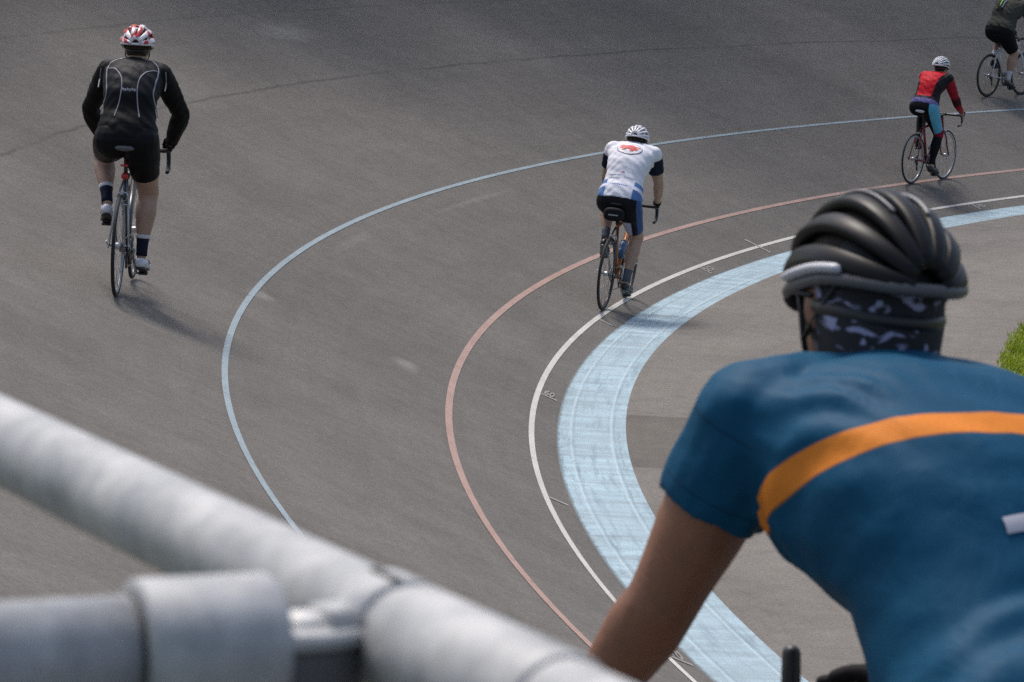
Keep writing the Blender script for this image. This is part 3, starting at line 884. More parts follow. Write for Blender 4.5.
def helmet(r, parent, shell, rib, trim=None, strap=None, ribs=7, wrib=.015, visor=False, pitch=.12, size=1.1, edge=None, side_stripe=None, rib_highlight=None, bridges=True):
    """vented road helmet: foam core, ribs running front to back, rim, retention band and straps"""
    c = r.hc + r.HR @ V(-.006, 0, .024)
    cp, sp = math.cos(pitch), math.sin(pitch)
    R = r.HR @ np.array([[cp, 0, sp], [0, 1, 0], [-sp, 0, cp]])
    A, B, Cc = .140 * size, .099 * size, .118 * size
    def P(th, ph, k=1.0, lift=0.0):
        # th front(0)->back(pi), ph sideways
        x = A * k * math.cos(th)
        back = max(0, -math.cos(th))
        w = 1 + .10 * back * math.sin(th)
        y = B * k * w * math.sin(th) ** .8 * math.sin(ph); z = Cc * k * math.sin(th) ** .8 * math.cos(ph) - .030 * back * back + lift
        return c + R @ V(x, y, z)
    m = MB(); nu, nv = 26, 22
    vs = []; fs = []
    for i in range(nu + 1):
        for j in range(nv + 1):
            vs.append(P(.05 + (PI - .1) * i / nu, (-PI / 2 - .12) + (PI + .24) * j / nv, .83))
    for i in range(nu):
        for j in range(nv):
            a = i * (nv + 1) + j; fs.append((a, a + 1, a + nv + 2, a + nv + 1))
    m.add(vs, fs)
    h = m.build('helmet', shell, parent)
    m = MB()
    phs = np.linspace(-1.32, 1.32, ribs)
    for q, ph in enumerate(phs):
        ths = np.linspace(.22, PI - .16, 20)
        # ribs sweep: spread at the front, gather at the back
        pts = [P(t, ph * (1 - .10 * math.cos(t)), .985) for t in ths]
        rad = [wrib * (.55 + .5 * math.sin(t) ** .7) for t in ths]
        T = np.gradient(np.array(pts), axis=0)
        secs = []
        for i in range(len(pts)):
            tt = nrm(T[i]); up = nrm(np.array(pts[i]) - (c - R @ V(0, 0, .02))); up = nrm(up - np.dot(up, tt) * tt); sd = np.cross(tt, up)
            secs.append((pts[i] - up * .006, sd, up, rad[i], .0095 * size, 3.6))
        loft(m, secs, 12)
    for q in range(ribs - 1 if bridges else 0):
        for th in ((1.05, 1.95) if q % 2 else (.72, 1.45, 2.35)):
            pa = P(th, phs[q] * (1 - .1 * math.cos(th)), .955); pb = P(th + (.12 if q < ribs / 2 else -.12) * 0, phs[q + 1] * (1 - .1 * math.cos(th)), .955)
            tube(m, [pa, P(th, (phs[q] + phs[q + 1]) / 2 * (1 - .1 * math.cos(th)), .945), pb], .0085, 8)
    m.build('helmet_ribs', rib, h)
    if rib_highlight:  # thin grey tubes that colour in highlights along the ribs
        for ph in (-.30, .30):
            m = MB(); tube(m, [P(t, ph * (1 - .10 * math.cos(t)), 1.005) for t in np.linspace(.6, 2.3, 18)], .0032, 8, flat=.7, round_end=True); m.build('painted_highlight', rib_highlight, h)
    m = MB()
    rim = [P(t, s * (PI / 2 + .06), .965) for s, t in [(1, a) for a in np.linspace(.1, PI - .1, 18)] + [(-1, a) for a in np.linspace(PI - .1, .1, 18)]]
    rim.append(rim[0]); tube(m, rim, .0065, 8, flat=1.3)
    m.build('helmet_rim', edge or rib, h)
    if side_stripe:
        m = MB(); tube(m, [P(t, PI / 2 - .06, .99) for t in np.linspace(1.15, 2.05, 12)], .011, 10, flat=.6, round_end=True); m.build('side_stripe', side_stripe, h)
    m = MB()
    band = [r.hc + r.HR @ V(-.103 * math.cos(a), .080 * math.sin(a), -.030 + .02 * (1 - math.cos(a))) for a in np.linspace(-1.5, 1.5, 16)]
    tube(m, band, .0062, 8, flat=1.6)
    for k in (1, -1):
        tube(m, [r.hc + r.HR @ V(.03, k * .083, .03), r.hc + r.HR @ V(.015, k * .080, -.05), r.hc + r.HR @ V(.045, k * .045, -.118)], .0045, 6, flat=.5)
        tube(m, [r.hc + r.HR @ V(-.06, k * .078, .02), r.hc + r.HR @ V(.015, k * .080, -.05)], .0045, 6, flat=.5)
    m.build('helmet_strap', strap or M_black, h)
    return h

def hair(r, parent, col, low=-.055):
    m = MB(); secs = []
    for z, w, d, x in ((low, .060, .062, -.034), (low + .02, .071, .074, -.024), (-.01, .0785, .086, -.014), (.045, .0785, .093, -.010), (.08, .066, .082, -.010), (.112, .035, .045, -.008)):
        secs.append((r.hc + r.HR @ V(x, 0, z), r.HR @ V(0, 1, 0), r.HR @ V(1, 0, 0), w, d))
    loft(m, secs, 20); return m.build('hair', fabric('hair_' + '_'.join('%d' % (c * 100) for c in col), None, col, .6, .5), parent)

def face(r, parent):
    for k in (1, -1):
        m = MB(); ellipsoid(m, r.hc + r.HR @ V(.083, k * .031, .004), (.010, .012, .010), r.HR)
        m.build('eye', plain('eye_white', (.6, .58, .55), .3), parent)
    m = MB(); ellipsoid(m, r.hc + r.HR @ V(.096, 0, -.065), (.006, .020, .006), r.HR); m.build('mouth', plain('lips', (.32, .13, .11), .5), parent)
    m = MB()
    for k in (1, -1): ellipsoid(m, r.hc + r.HR @ V(.098, k * .033, .004), (.008, .030, .020), r.HR)
    for k in (1, -1): tube(m, [r.hc + r.HR @ V(.094, k * .058, .008), r.hc + r.HR @ V(.05, k * .084, .008), r.hc + r.HR @ V(-.01, k * .086, .0)], .0035, 6)
    m.build('sunglasses', M_black, parent)

def shoes(r, parent, mat, sole):
    for k in (1, -1):
        ball, heel, f, up = r.foot[k]; side = nrm(np.cross(up, f))
        m = MB()
        loft(m, [(heel - f * .022 + up * .032, side, up, .018, .022), (heel - f * .005 + up * .035, side, up, .033, .034), (heel + f * .035 + up * .036, side, up, .036, .036, 2.4), (ball - f * .055 + up * .033, side, up, .039, .036, 2.4), (ball - f * .01 + up * .022, side, up, .045, .029, 2.4), (ball + f * .04 + up * .016, side, up, .043, .023, 2.4), (ball + f * .085 + up * .012, side, up, .030, .017), (ball + f * .105 + up * .011, side, up, .012, .008)], 16)
        tube(m, [r.leg[k][2] - up * .055, r.leg[k][2] - up * .018], [.040, .038], 14)
        sh = m.build('shoe', mat, parent)
        m = MB()
        loft(m, [(heel - f * .02 - up * .002, side, up, .022, .008), (heel + f * .02 - up * .002, side, up, .034, .011), (ball - f * .05 - up * .006, side, up, .036, .010), (ball - up * .010, side, up, .045, .010), (ball + f * .06 - up * .008, side, up, .038, .009), (ball + f * .10, side, up, .015, .006)], 14)
        box(m, ball - up * .022, (.06, .05, .016), np.stack([f, side, up], 1))
        m.build('sole', sole, sh)
        m = MB()
        for q in (-.045, -.015, .018):
            c = ball + f * q + up * .024
            tube(m, [c + side * .043 * math.cos(a) + up * .036 * math.sin(a) for a in np.linspace(.15, PI - .15, 9)], .006, 6, flat=.4)
        m.build('shoe_strap', sole, sh)

def socks(r, parent, mat, f0=1.55, cuff=None):
    for k in (1, -1):
        mb = MB(); r.legloft(mb, k, f0, 1.99, .004); o = mb.build('sock', mat, parent)
        if cuff:
            mb = MB(); r.legloft(mb, k, f0 - .035, f0 + .02, .0055); mb.build('cuff', cuff, o)

def gloves(r, parent, mat):
    for k in (1, -1):
        mb = MB(); r.hand(mb, k, .0025)
        wr = r.arm[k][2]; el = r.arm[k][1]; d = nrm(el - wr); tube(mb, [wr - d * .005, wr + d * .03], [.034, .033], 14)
        me = voxel(mb, 'glove', .0045, 2); me.materials.append(mat); link('glove', me, parent)

def put(me, name, mat, parent):
    me.materials.clear(); me.materials.append(mat)
    return link(name, me, parent)
def bvh_of(me):
    return BVHTree.FromPolygons([v.co for v in me.vertices], [tuple(p.vertices) for p in me.polygons])

def place(th, u, lean, yaw=0.0, scale=1.0):
    p = tp(th, u)
    psi = th - PI / 2 - .012 + yaw
    return Matrix.Translation(p) @ Matrix.Rotation(psi, 4, 'Z') @ Matrix.Rotation(lean, 4, 'X') @ Matrix.Scale(scale, 4)

GB = 'racing bicycles on the track'; GP = 'cyclists riding round the track'
def person(mw, label):
    o = empty('person', mw); tag(o, label, 'person', GP); return o

# ---------- rider in black on the high banking
mw = place(-3.135, 3.532, R_(1.5), 0.01)
M_silver = plain('silver_paint', (.42, .43, .45), .3, .5)
bike, PED = make_bike(mw, 'silver and black road bike with a red tail light, ridden by the man in black', plain('graphite_paint', (.05, .05, .055), .3), M_blackp, M_silver, M_tapeb, plain('pale_saddle', (.10, .10, .10), .4), R_(105), GB, light=True, stay_m=M_silver)
r = Rider(PED, 60, 44, .60, girth=1.13, foot_pitch=(-.25, -.05), hand='hood', head_pitch=.15, sh=.165, sh_i=51, elbow_out=4, neck=.01, leg=1.2, arm=1.15, arm_k=1.2)
p1 = person(mw, 'cyclist in an all black jersey with grey piping and a red and white helmet')
put(r.body_mesh(), 'body', skin_mat('skin_tan', (.40, .25, .175)), p1)
def blackcol(t):
    s_ = t.attr('spine'); a = t.attr('arm'); y = t.math('ABSOLUTE', t.attr('lat'))
    yoke = t.math('MULTIPLY', t.step(s_, .53, .01), t.math('SUBTRACT', 1.0, t.step(y, .185, .01)))
    return t.mix(yoke, (.006, .006, .007), (.020, .020, .023))
me = r.jersey_mesh(.10, .985, 1.9, rumple=.005); bv = bvh_of(me)
js = put(me, 'jersey', fabric('black_jersey', blackcol, rough=.6), p1)
M_pipe = plain('grey_piping', (.27, .27, .30), .5)
for k in (1, -1):
    r.ribbon(bv, [(k * .08, .935), (k * .13, .90), (k * .165, .83), (k * .170, .74), (k * .160, .62), (k * .155, .54), (k * .180, .43), (k * .19, .36)], .007, 'piping', M_pipe, js)
    r.ribbon(bv, [(k * .168, .775), (k * .115, .73), (k * .068, .65), (k * .052, .57), (k * .060, .46), (k * .082, .27)], .007, 'piping', M_pipe, js)
    r.ribbon(bv, [(k * .215, .82), (k * .222, .74), (k * .222, .64)], .006, 'piping', M_pipe, js)
mb = MB()
for i in range(6): r.ribbon(bv, [(-.042 + i * .0155, .545), (-.030 + i * .0155, .545 + (.006 if i % 2 else -.003))], .011, '', None, None, mb=mb)
mb.build('chest_lettering', M_pipe, js)
put(r.shorts_mesh(.66), 'shorts', fabric('black_lycra', None, (.006, .006, .007), .5, .15), p1)
socks(r, p1, fabric('navy_sock', None, (.012, .014, .03)), 1.70, plain('white_cuff', (.6, .6, .62), .8))
shoes(r, p1, plain('white_shoe', (.70, .70, .74), .4, var=.3, sc=25), M_black)
gloves(r, p1, fabric('black_glove', None, (.012, .012, .013)))
hair(r, p1, (.05, .03, .02)); face(r, p1)
t = NT('red_white_shell'); co = t.coord('Object', (1, 1, 1))
c = t.mix(t.ramp(t.noise(t.coord('Object', (6, 16, 8)), 1.6, 1), [(.47, 0.0), (.52, 1.0)]), (.45, .03, .035), (.68, .66, .68)); t.out(c, .25)
helmet(r, p1, plain('red_core', (.06, .008, .010), .6), t.mat, plain('red_gloss', (.42, .02, .025), .25), ribs=6, wrib=.018, size=1.14, edge=plain('white_gloss', (.66, .66, .68), .25))

# ---------- rider in white
mw = place(2.914, .733, R_(4.0))
bike, PED = make_bike(mw, 'orange and black road bike with a black saddle bag, ridden by the man in white', plain('orange_paint', (.50, .15, .03), .3), M_blackp, M_blackp, M_tapeb, M_black, R_(100), GB, bag=True, stay_m=plain('dark_grey_paint', (.09, .09, .10), .3, .3), cage=1)
bottle(mw, 'small blue bottle in the frame of the orange bike', plain('blue_bottle', (.05, .13, .28), .35), plain('dark_cap', (.03, .03, .04), .4))
r = Rider(PED, 50, 38, .66, hip=(.205, 0, 1.0), girth=1.15, foot_pitch=(-.55, -.1), hand='hood', head_pitch=.38, sh=.18, elbow_out=.5, neck=-.03, head_fwd=.95, leg=1.12, arm=1.1)
p2 = person(mw, 'cyclist in a white jersey with a red oval emblem, navy sleeves and white helmet')
put(r.body_mesh(), 'body', skin_mat('skin_pale', (.42, .28, .205)), p2)
def whitecol(t):
    s_ = t.attr('spine'); a = t.attr('arm'); y = t.math('ABSOLUTE', t.attr('lat'))
    c = t.mix(t.math('MULTIPLY', t.step(y, .128, .004), t.math('SUBTRACT', 1.0, t.step(s_, .34, .01))), (.74, .74, .80), (.10, .20, .42))
    c = t.mix(t.band(s_, .205, .26, .004), c, (.60, .62, .74))
    return t.mix(t.step(a, .13, .02), c, (.010, .015, .030))
me = r.jersey_mesh(.10, .985, .62, infl=.013, rumple=.005); bv = bvh_of(me)
js = put(me, 'jersey', fabric('white_jersey', whitecol, rough=.7), p2)
ell = lambda a, b, n=40: [(a * math.cos(x), b * math.sin(x)) for x in np.linspace(0, 2 * PI, n + 1)[:-1]]
emb = r.decal(bv, ell(.118, .076), (.0, .745), 'emblem', plain('emblem_navy', (.10, .07, .16), .6), js, .003)
r.decal(bv, ell(.111, .069), (.0, .745), 'emblem_ground', plain('emblem_white', (.74, .73, .77), .6), emb, .0045)
blob = [(.094, .012), (.075, .024), (.05, .02), (.03, .034), (-.005, .038), (-.04, .032), (-.07, .036), (-.09, .022), (-.085, -.002), (-.062, -.004), (-.06, -.026), (-.04, -.028), (-.03, -.012), (0, -.018), (.012, -.038), (.035, -.036), (.045, -.018), (.065, -.02), (.075, -.004)]
r.decal(bv, [(-a * 1.08, b * 1.2) for a, b in blob], (.0, .745), 'emblem_figure', plain('emblem_red', (.60, .05, .045), .6), emb, .006)
r.decal(bv, [(.02, -.008), (0, .012), (-.02, -.008), (0, -.003)], (0, .455), 'chest_mark', plain('mark_red', (.5, .12, .16), .6), js, .003)
mb = MB()
for i in range(9): r.ribbon(bv, [(-.072 + i * .0165, .232), (-.060 + i * .0165, .232)], .010 if i % 3 else .006, '', None, None, mb=mb)
mb.build('hem_lettering', plain('lettering_blue', (.20, .21, .45), .6), js)
mb = MB()
for i in range(6): r.ribbon(bv, [(-.045 + i * .0155, .925), (-.034 + i * .0155, .925)], .008, '', None, None, mb=mb)
mb.build('collar_lettering', plain('lettering_blue', (.20, .21, .45), .6), js)
mb = MB()
for k, tt_ in ((1, .415), (1, .36), (-1, .39)): r.ribbon(bv, [(k * .13, tt_), (k * .06, tt_ - .004), (k * .02, tt_)], .004, '', None, None, mb=mb)
mb.build('pocket_seam', plain('seam_grey', (.45, .46, .56), .8), js)
def bluesh(t):
    y = t.math('ABSOLUTE', t.attr('lat')); s_ = t.attr('dors')
    x = t.n('ShaderNodeTexCoord'); sp = t.n('ShaderNodeSeparateXYZ'); t.l(x.outputs['Object'], sp.inputs[0])
    c = t.mix(t.step(t.math('MULTIPLY', t.attr('lat'), -1.0), .180, .003), (.008, .008, .010), (.04, .09, .24))
    low = t.math('SUBTRACT', 1.0, t.step(sp.outputs[2], .80, .004))
    return t.mix(t.math('MULTIPLY', low, t.band(y, .02, .13, .006)), c, (.45, .46, .60))
put(r.shorts_mesh(.80, .005, .15), 'shorts', fabric('black_blue_lycra', bluesh, rough=.5, wr=.15), p2)
socks(r, p2, fabric('grey_sock', None, (.10, .11, .13)), 1.72)
shoes(r, p2, plain('black_shoe', (.012, .013, .015), .35), plain('shoe_grey', (.16, .19, .18), .5))
gloves(r, p2, fabric('black_mitt', None, (.01, .01, .011)))
hair(r, p2, (.05, .035, .025)); face(r, p2)
helmet(r, p2, M_black, plain('white_helmet', (.70, .70, .74), .25), plain('white_helmet_bridge', (.62, .62, .66), .25), ribs=8, wrib=.0105)

# ---------- rider in red
mw = place(2.594, 1.27, R_(1.8), 0.0, .93)
bike, PED = make_bike(mw, 'dark red road bike with a white saddle, ridden by the cyclist in red', plain('dark_red_paint', (.20, .012, .02), .3), plain('dark_red_fork', (.16, .012, .02), .3), M_silver, M_black, plain('white_saddle', (.62, .62, .62), .4), R_(97), GB, cage=1)
bottle(mw, 'white bottle in the frame of the dark red bike', plain('white_bottle', (.50, .48, .50), .35), plain('red_cap', (.3, .03, .03), .4))
r = Rider(PED, 56, 38, .56, girth=1.1, foot_pitch=(-.45, -.15), hand='hood', head_pitch=.2, sh=.165, elbow_out=.5, neck=.01, leg=1.1, arm=1.15)
p3 = person(mw, 'cyclist in a red and black long sleeved jersey with a striped white helmet')
put(r.body_mesh(), 'body', skin_mat('skin_light', (.44, .30, .22)), p3)
def redcol(t):
    s_ = t.attr('spine'); a = t.attr('arm'); y = t.attr('lat')
    edge = t.math('ADD', .118, t.math('MULTIPLY', t.math('SUBTRACT', s_, .6), .06))
    side = t.step(t.math('SUBTRACT', t.math('MULTIPLY', y, -1.0), edge), 0.0, .004)
    sideL = t.math('MULTIPLY', t.step(y, .115, .004), t.math('SUBTRACT', 1.0, t.step(s_, .62, .03)))
    c = t.mix(t.math('MAXIMUM', side, sideL), (.62, .016, .03), (.015, .012, .015))
    c = t.mix(t.math('SUBTRACT', 1.0, t.step(s_, .30, .006)), c, (.03, .02, .03))
    c = t.mix(t.math('SUBTRACT', 1.0, t.step(s_, .235, .006)), c, (.16, .14, .34))
    c = t.mix(t.step(a, .05, .02), c, (.30, .012, .025))
    return t.mix(t.band(a, 1.0, 1.5, .03), c, (.05, .008, .012))
me = r.jersey_mesh(.15, .985, 1.85, rumple=.006)
js = put(me, 'jersey', fabric('red_jersey', redcol, rough=.6), p3)
def r3sh(t):
    y = t.attr('lat'); return t.mix(t.math('SUBTRACT', 1.0, t.step(y, -.125, .004)), (.007, .007, .009), (.10, .36, .52))
put(r.shorts_mesh(.88), 'shorts', fabric('black_cyan_lycra', r3sh, rough=.5, wr=.15), p3)
for k in (1, -1):
    mb = MB(); r.legloft(mb, k, .86, 1.95, .004); lw = mb.build('leg_warmer', fabric('black_warmer', None, (.008, .008, .010)), p3)
    mb = MB(); r.legloft(mb, k, .89, 1.10, .007); mb.build('knee_panel', fabric('red_knee', None, (.26, .015, .03)), lw)
shoes(r, p3, plain('dark_shoe', (.02, .02, .022), .35), M_black)
gloves(r, p3, fabric('red_glove', None, (.30, .02, .03)))
hair(r, p3, (.04, .03, .02)); face(r, p3)
helmet(r, p3, M_black, plain('white_stripe_helmet', (.66, .67, .70), .25), plain('black_bridge', (.02, .02, .02), .3), ribs=9, wrib=.0092)

# ---------- rider at the top right corner
mw = place(2.46, 3.182, R_(2.0), 0.0, .89)
bike, PED = make_bike(mw, 'white framed bike cut by the right edge of the photo', plain('white_frame_paint', (.62, .62, .65), .3), plain('white_frame_paint', (.62, .62, .65), .3), M_blackp, M_tapeb, M_black, R_(115), GB)
r = Rider(PED, 58, 40, .58, girth=1.35, foot_pitch=(-.3, -.2), hand='hood', head_pitch=.15, sh=.19, leg=1.2, neck=.02)
p4 = person(mw, 'cyclist in an olive grey jacket and black shorts, cut by the top right corner')
put(r.body_mesh(), 'body', skin_mat('skin_mid', (.40, .25, .18)), p4)
me = r.jersey_mesh(.15, .985, 1.85, infl=.016, rumple=.008); bv = bvh_of(me)
js = put(me, 'jacket', fabric('olive_jacket', None, (.060, .060, .050), .8), p4)
pk = r.decal(bv, [(.07, .07), (-.07, .07), (-.06, -.06), (.06, -.06)], (.03, .62), 'pocket', fabric('dark_pocket', None, (.012, .012, .014)), js, .012)
r.ribbon(bv, [(.055, .74), (.05, .66), (.045, .60)], .022, 'neon_strip', plain('neon_green', (.20, .60, .04), .5), pk, .018)
r.ribbon(bv, [(-.015, .74), (-.01, .66), (-.005, .58)], .016, 'pale_strip', plain('pale_strip_cloth', (.45, .48, .60), .5), pk, .018)
put(r.shorts_mesh(.86, .012), 'shorts', fabric('black_shorts', None, (.008, .008, .010)), p4)
socks(r, p4, fabric('white_sock', None, (.55, .55, .60)), 1.65)
shoes(r, p4, plain('dark_blue_shoe', (.02, .022, .03), .35), M_black)
gloves(r, p4, fabric('dark_glove', None, (.015, .015, .016)))
hair(r, p4, (.04, .03, .02)); face(r, p4)
helmet(r, p4, M_black, plain('grey_helmet', (.25, .25, .26), .3), ribs=7)

# ---------- foreground rider
FG = dict(pos=(.617, 3.46, 2.200), psi=R_(90 + 25), lean=R_(5))
mw = Matrix.Translation(FG['pos']) @ Matrix.Rotation(FG['psi'], 4, 'Z') @ Matrix.Rotation(FG['lean'], 4, 'X')
bike, PED = make_bike(mw, 'black road bike under the rider in blue nearest the railing', plain('black_paint', (.02, .02, .022), .25), M_blackp, M_blackp, M_tapeb, M_black, R_(20), GB)
r = Rider(PED, 40, 26, .62, girth=1.15, foot_pitch=(-.2, -.2), hand='hood', head_pitch=.15, sh=.165, vox=.0075, neck=.010, elbow_out=.3, head_fwd=-.38, arm=1.06, arm_k=.86, waist=.86)
m = MB(); tube(m, [V(.885, -.058, .905), V(.892, -.058, .96), V(.90, -.056, 1.015)], [.011, .013, .012], 12, round_end=True); tube(m, [V(.88, -.08, .90), V(.88, -.035, .90)], .019, 12); m.build('handlebar_light', M_black, bike)
p5 = person(mw, 'large foreground cyclist in a teal blue jersey with an orange band and black helmet')
put(r.body_mesh(), 'body', skin_mat('skin_brown', (.23, .10, .058)), p5)
hp = r.S[38] + r.N[38] * .118; ha = R_(52); HOOP = (math.cos(ha), math.sin(ha), float(hp[0] * math.cos(ha) + hp[2] * math.sin(ha)))
def tealcol(t):
    s_ = t.attr('spine'); a = t.attr('arm')
    # the chest band is a straight hoop round the trunk: a plane through the jersey
    x = t.n('ShaderNodeTexCoord'); sp = t.n('ShaderNodeSeparateXYZ'); t.l(x.outputs['Object'], sp.inputs[0])
    h = t.math('SUBTRACT', t.math('ADD', t.math('MULTIPLY', sp.outputs[0], HOOP[0]), t.math('MULTIPLY', sp.outputs[2], HOOP[1])), HOOP[2])
    trunk = t.math('SUBTRACT', 1.0, t.step(a, -.3, .05))
    c = t.mix(t.math('MULTIPLY', t.band(h, -.017, .017, .0015), trunk), (.003, .062, .128), (.70, .22, .03))
    c = t.mix(t.math('MULTIPLY', t.band(h, -.0185, -.0165, .0006), trunk), c, (.25, .10, .04))
    c = t.mix(t.math('MULTIPLY', t.band(a, .03, .045, .004), .6), c, (.003, .03, .06))
    c = t.mix(t.math('MULTIPLY', t.band(a, .36, .37, .003), .7), c, (.003, .03, .06))
    return c
me = r.jersey_mesh(.12, .99, .47, infl=.010, rumple=.003, folds=.009); bv = bvh_of(me)
js = put(me, 'jersey', fabric('teal_jersey', tealcol, rough=.62, wr=.25), p5)
r.ribbon(bv, [(.05, .49), (.01, .495), (-.03, .49)], .016, 'reflective_tab', plain('reflective_tab', (.45, .45, .50), .35), js)
put(r.shorts_mesh(.84), 'shorts', fabric('black_navy_lycra', None, (.007, .008, .014), .5, .15), p5)
socks(r, p5, fabric('black_sock', None, (.015, .015, .017)), 1.6)
shoes(r, p5, plain('black_road_shoe', (.015, .015, .017), .3), M_black)
gloves(r, p5, fabric('dark_mitt', None, (.014, .012, .013)))
hair(r, p5, (.02, .015, .012)); face(r, p5)
helmet(r, p5, plain('black_core', (.006, .006, .006), .7), plain('black_shell', (.005, .005, .006), .42, Specular_IOR_Level=.2), plain('black_gloss', (.012, .012, .013), .3), ribs=7, wrib=.0135, size=.93, bridges=False, edge=plain('grey_rim', (.07, .07, .075), .45), side_stripe=plain('white_stripe', (.50, .50, .54), .4), rib_highlight=plain('highlight_grey', (.16, .16, .165), .45))
# patterned skull cap showing below the helmet
t = NT('patterned_cap')
c = t.mix(t.ramp(t.noise(t.coord('Object', (1, 1, 2)), 22, 2, .5, 1.2), [(.54, 0.0), (.62, 1.0)]), (.008, .008, .012), (.28, .28, .42)); t.out(c, .8)
m = MB(); secs = []
for z, w, d, x in ((-.135, .066, .056, -.050), (-.115, .064, .056, -.048), (-.08, .068, .070, -.032), (-.03, .081, .092, -.014), (.02, .082, .098, -.008), (.05, .080, .096, -.008)):
    secs.append((r.hc + r.HR @ V(x, 0, z), r.HR @ V(0, 1, 0), r.HR @ V(1, 0, 0), w, d))
loft(m, secs, 24); m.build('skull_cap', t.mat, p5)
R5 = r
def dbg():
    for nm, q in (('shL', R5.shj[1]), ('elL', R5.arm[1][1]), ('wrL', R5.arm[1][2]), ('shR', R5.shj[-1]), ('neck', R5.nb), ('head', R5.hc), ('hip', R5.H), ('light', V(.90, -.075, 1.02)), ('hoodR', V(1.05, -.209, .93)), ('hoodL', V(1.05, .209, .93))):
        print('R5', nm, [round(x, 1) if i < 2 else round(x, 2) for i, x in enumerate(proj(mw @ Vector(q)))])
dbg()

# ------------------------------------------------------------------ unseen trees added to shade the upper banking
t = NT('tree_leaf'); co = t.coord('Object')
c = t.ramp(t.noise(co, 1.1, 4, .7), [(.3, (.03, .055, .012)), (.7, (.08, .12, .025))]); t.out(c, .6)
tr = t.n('ShaderNodeBsdfTranslucent'); t.l(c, tr.inputs[0]); ad = t.n('ShaderNodeMixShader'); ad.inputs[0].default_value = .25
t.l(t.b.outputs[0], ad.inputs[1]); t.l(tr.outputs[0], ad.inputs[2]); t.l(ad.outputs[0], t.t.nodes['Material Output'].inputs[0]); M_leaf = t.mat
M_bark = plain('bark', (.09, .07, .05), .9, var=.5, sc=12)
def tree(th, u, h, w, label):
    p = tp(th, u, ground_z(u)); o = empty('tree', Matrix.Translation(tuple(p))); tag(o, label, 'tree', 'unseen trees added to shade the banking')
    m = MB(); tube(m, spline([V(0, 0, -.2), V(.1, .05, h * .25), V(-.05, .1, h * .5), V(.05, 0, h * .8)], 4), np.linspace(.28, .06, 13), 10)
    for k in range(9):
        a = k * 2.4; z0 = h * (.28 + .05 * k); e = V(math.cos(a), math.sin(a), 0) * w * .7
        tube(m, spline([V(0, 0, z0), e * .5 + V(0, 0, z0 + h * .10), e + V(0, 0, z0 + h * .16)], 4), np.linspace(.09, .02, 9), 6)
    m.build('trunk', M_bark, o)
    cl = [(rng.normal(0, 1, 3) * V(w * .42, w * .42, h * .17) + V(0, 0, h * .62), w * rng.uniform(.28, .45)) for _ in range(26)]
    vs = []; fs = []
    for c0, r0 in cl:
        for q in range(190):
            d = nrm(rng.normal(0, 1, 3)); c = c0 + d * r0 * rng.uniform(.5, 1.0) ** .5
            a = nrm(rng.normal(0, 1, 3)); b = nrm(np.cross(a, rng.normal(0, 1, 3))); l = rng.uniform(.10, .2)
            k = len(vs); vs += [c - a * l, c + b * l * .5, c + a * l, c - b * l * .5]; fs.append((k, k + 1, k + 2, k + 3))
    m = MB(); m.add(vs, fs); m.build('crown', M_leaf, o, smooth=False, recalc=False)
for th, u, h, w, lb in ((3.02, 12.4, 10.5, 3.2, 'small unseen shade tree at the near end of the row'), (2.92, 12.2, 12, 3.4, 'second unseen shade tree from the near end of the row'), (2.81, 12.5, 13.5, 3.6, 'third unseen shade tree from the near end of the row'),
                        (2.71, 12.3, 15, 3.9, 'middle sized unseen shade tree outside the far bend'), (2.61, 12.3, 17.5, 4.3, 'tall unseen shade tree outside the far bend'), (2.51, 12.0, 19.5, 4.8, 'tallest unseen shade tree of the row'),
                        (2.41, 12.0, 19, 4.8, 'unseen shade tree just beyond the tallest one'), (2.31, 12.0, 18.5, 4.8, 'second unseen shade tree beyond the tallest one'), (2.20, 12.0, 18, 4.8, 'last unseen shade tree at the far end of the row')):
    tree(th, u, h, w, lb)

# ------------------------------------------------------------------ railing
def galv(name, k=1.0):
    t = NT(name); co = t.coord('Object')
    v = t.n('ShaderNodeTexVoronoi'); v.inputs['Scale'].default_value = 55; t.l(co, v.inputs['Vector'])
    sp = t.n('ShaderNodeSeparateColor'); t.l(v.outputs['Color'], sp.inputs[0])
    st = t.noise(t.coord('Object', (26, 26, 10)), 1.0, 6, .65, .3)
    st2 = t.noise(t.coord('Object', (60, 60, 60)), 1.0, 5, .7)
    c = t.ramp(st, [(.28, (.22 * k, .235 * k, .25 * k)), (.44, (.29 * k, .30 * k, .31 * k)), (.62, (.36 * k, .362 * k, .36 * k)), (.8, (.41 * k, .41 * k, .405 * k))])
    c = t.mul(1.0, c, t.ramp(sp.outputs[0], [(.0, .90), (1.0, 1.06)]))
    c = t.mul(1.0, c, t.ramp(st2, [(.3, .82), (.6, 1.03)]))
    t.out(c, t.math('ADD', .5, t.math('MULTIPLY', st2, .3)), .15)
    t.bump(st2, .15, .002)
    return t.mat
M_galv = galv('galvanised_steel', 1.12); M_galv2 = galv('cast_galvanised', 1.18); M_galv3 = galv('pipe_galvanised', 1.2); M_dark = plain('gap_shadow_dark', (.03, .03, .03), .6)
A = V(-.29042, 1.97181, 3.85338); B = V(.03996, 1.34105, 3.85338)
rd = nrm(B - A)
rail = empty('safety_railing', Matrix.Translation(tuple(V(*(A + rd * .5)[:2], ztop)))); tag(rail, 'galvanised tube handrail with a bolted swivel joint in the near left corner', 'railing')
off = A + rd * .5; off = V(off[0], off[1], ztop)
def lp(p): return np.asarray(p, float) - off
J = V(-.05108, 1.50074, 3.85338)
rr_ = .0240
m = MB(); tube(m, [lp(A - rd * 2.6), lp(A), lp(B), lp(B + rd * .9)], rr_, 40); m.build('handrail', M_galv, rail)
jd = float(np.dot(J - A, rd))
def onr(d): return A + rd * d
jc = onr(jd)
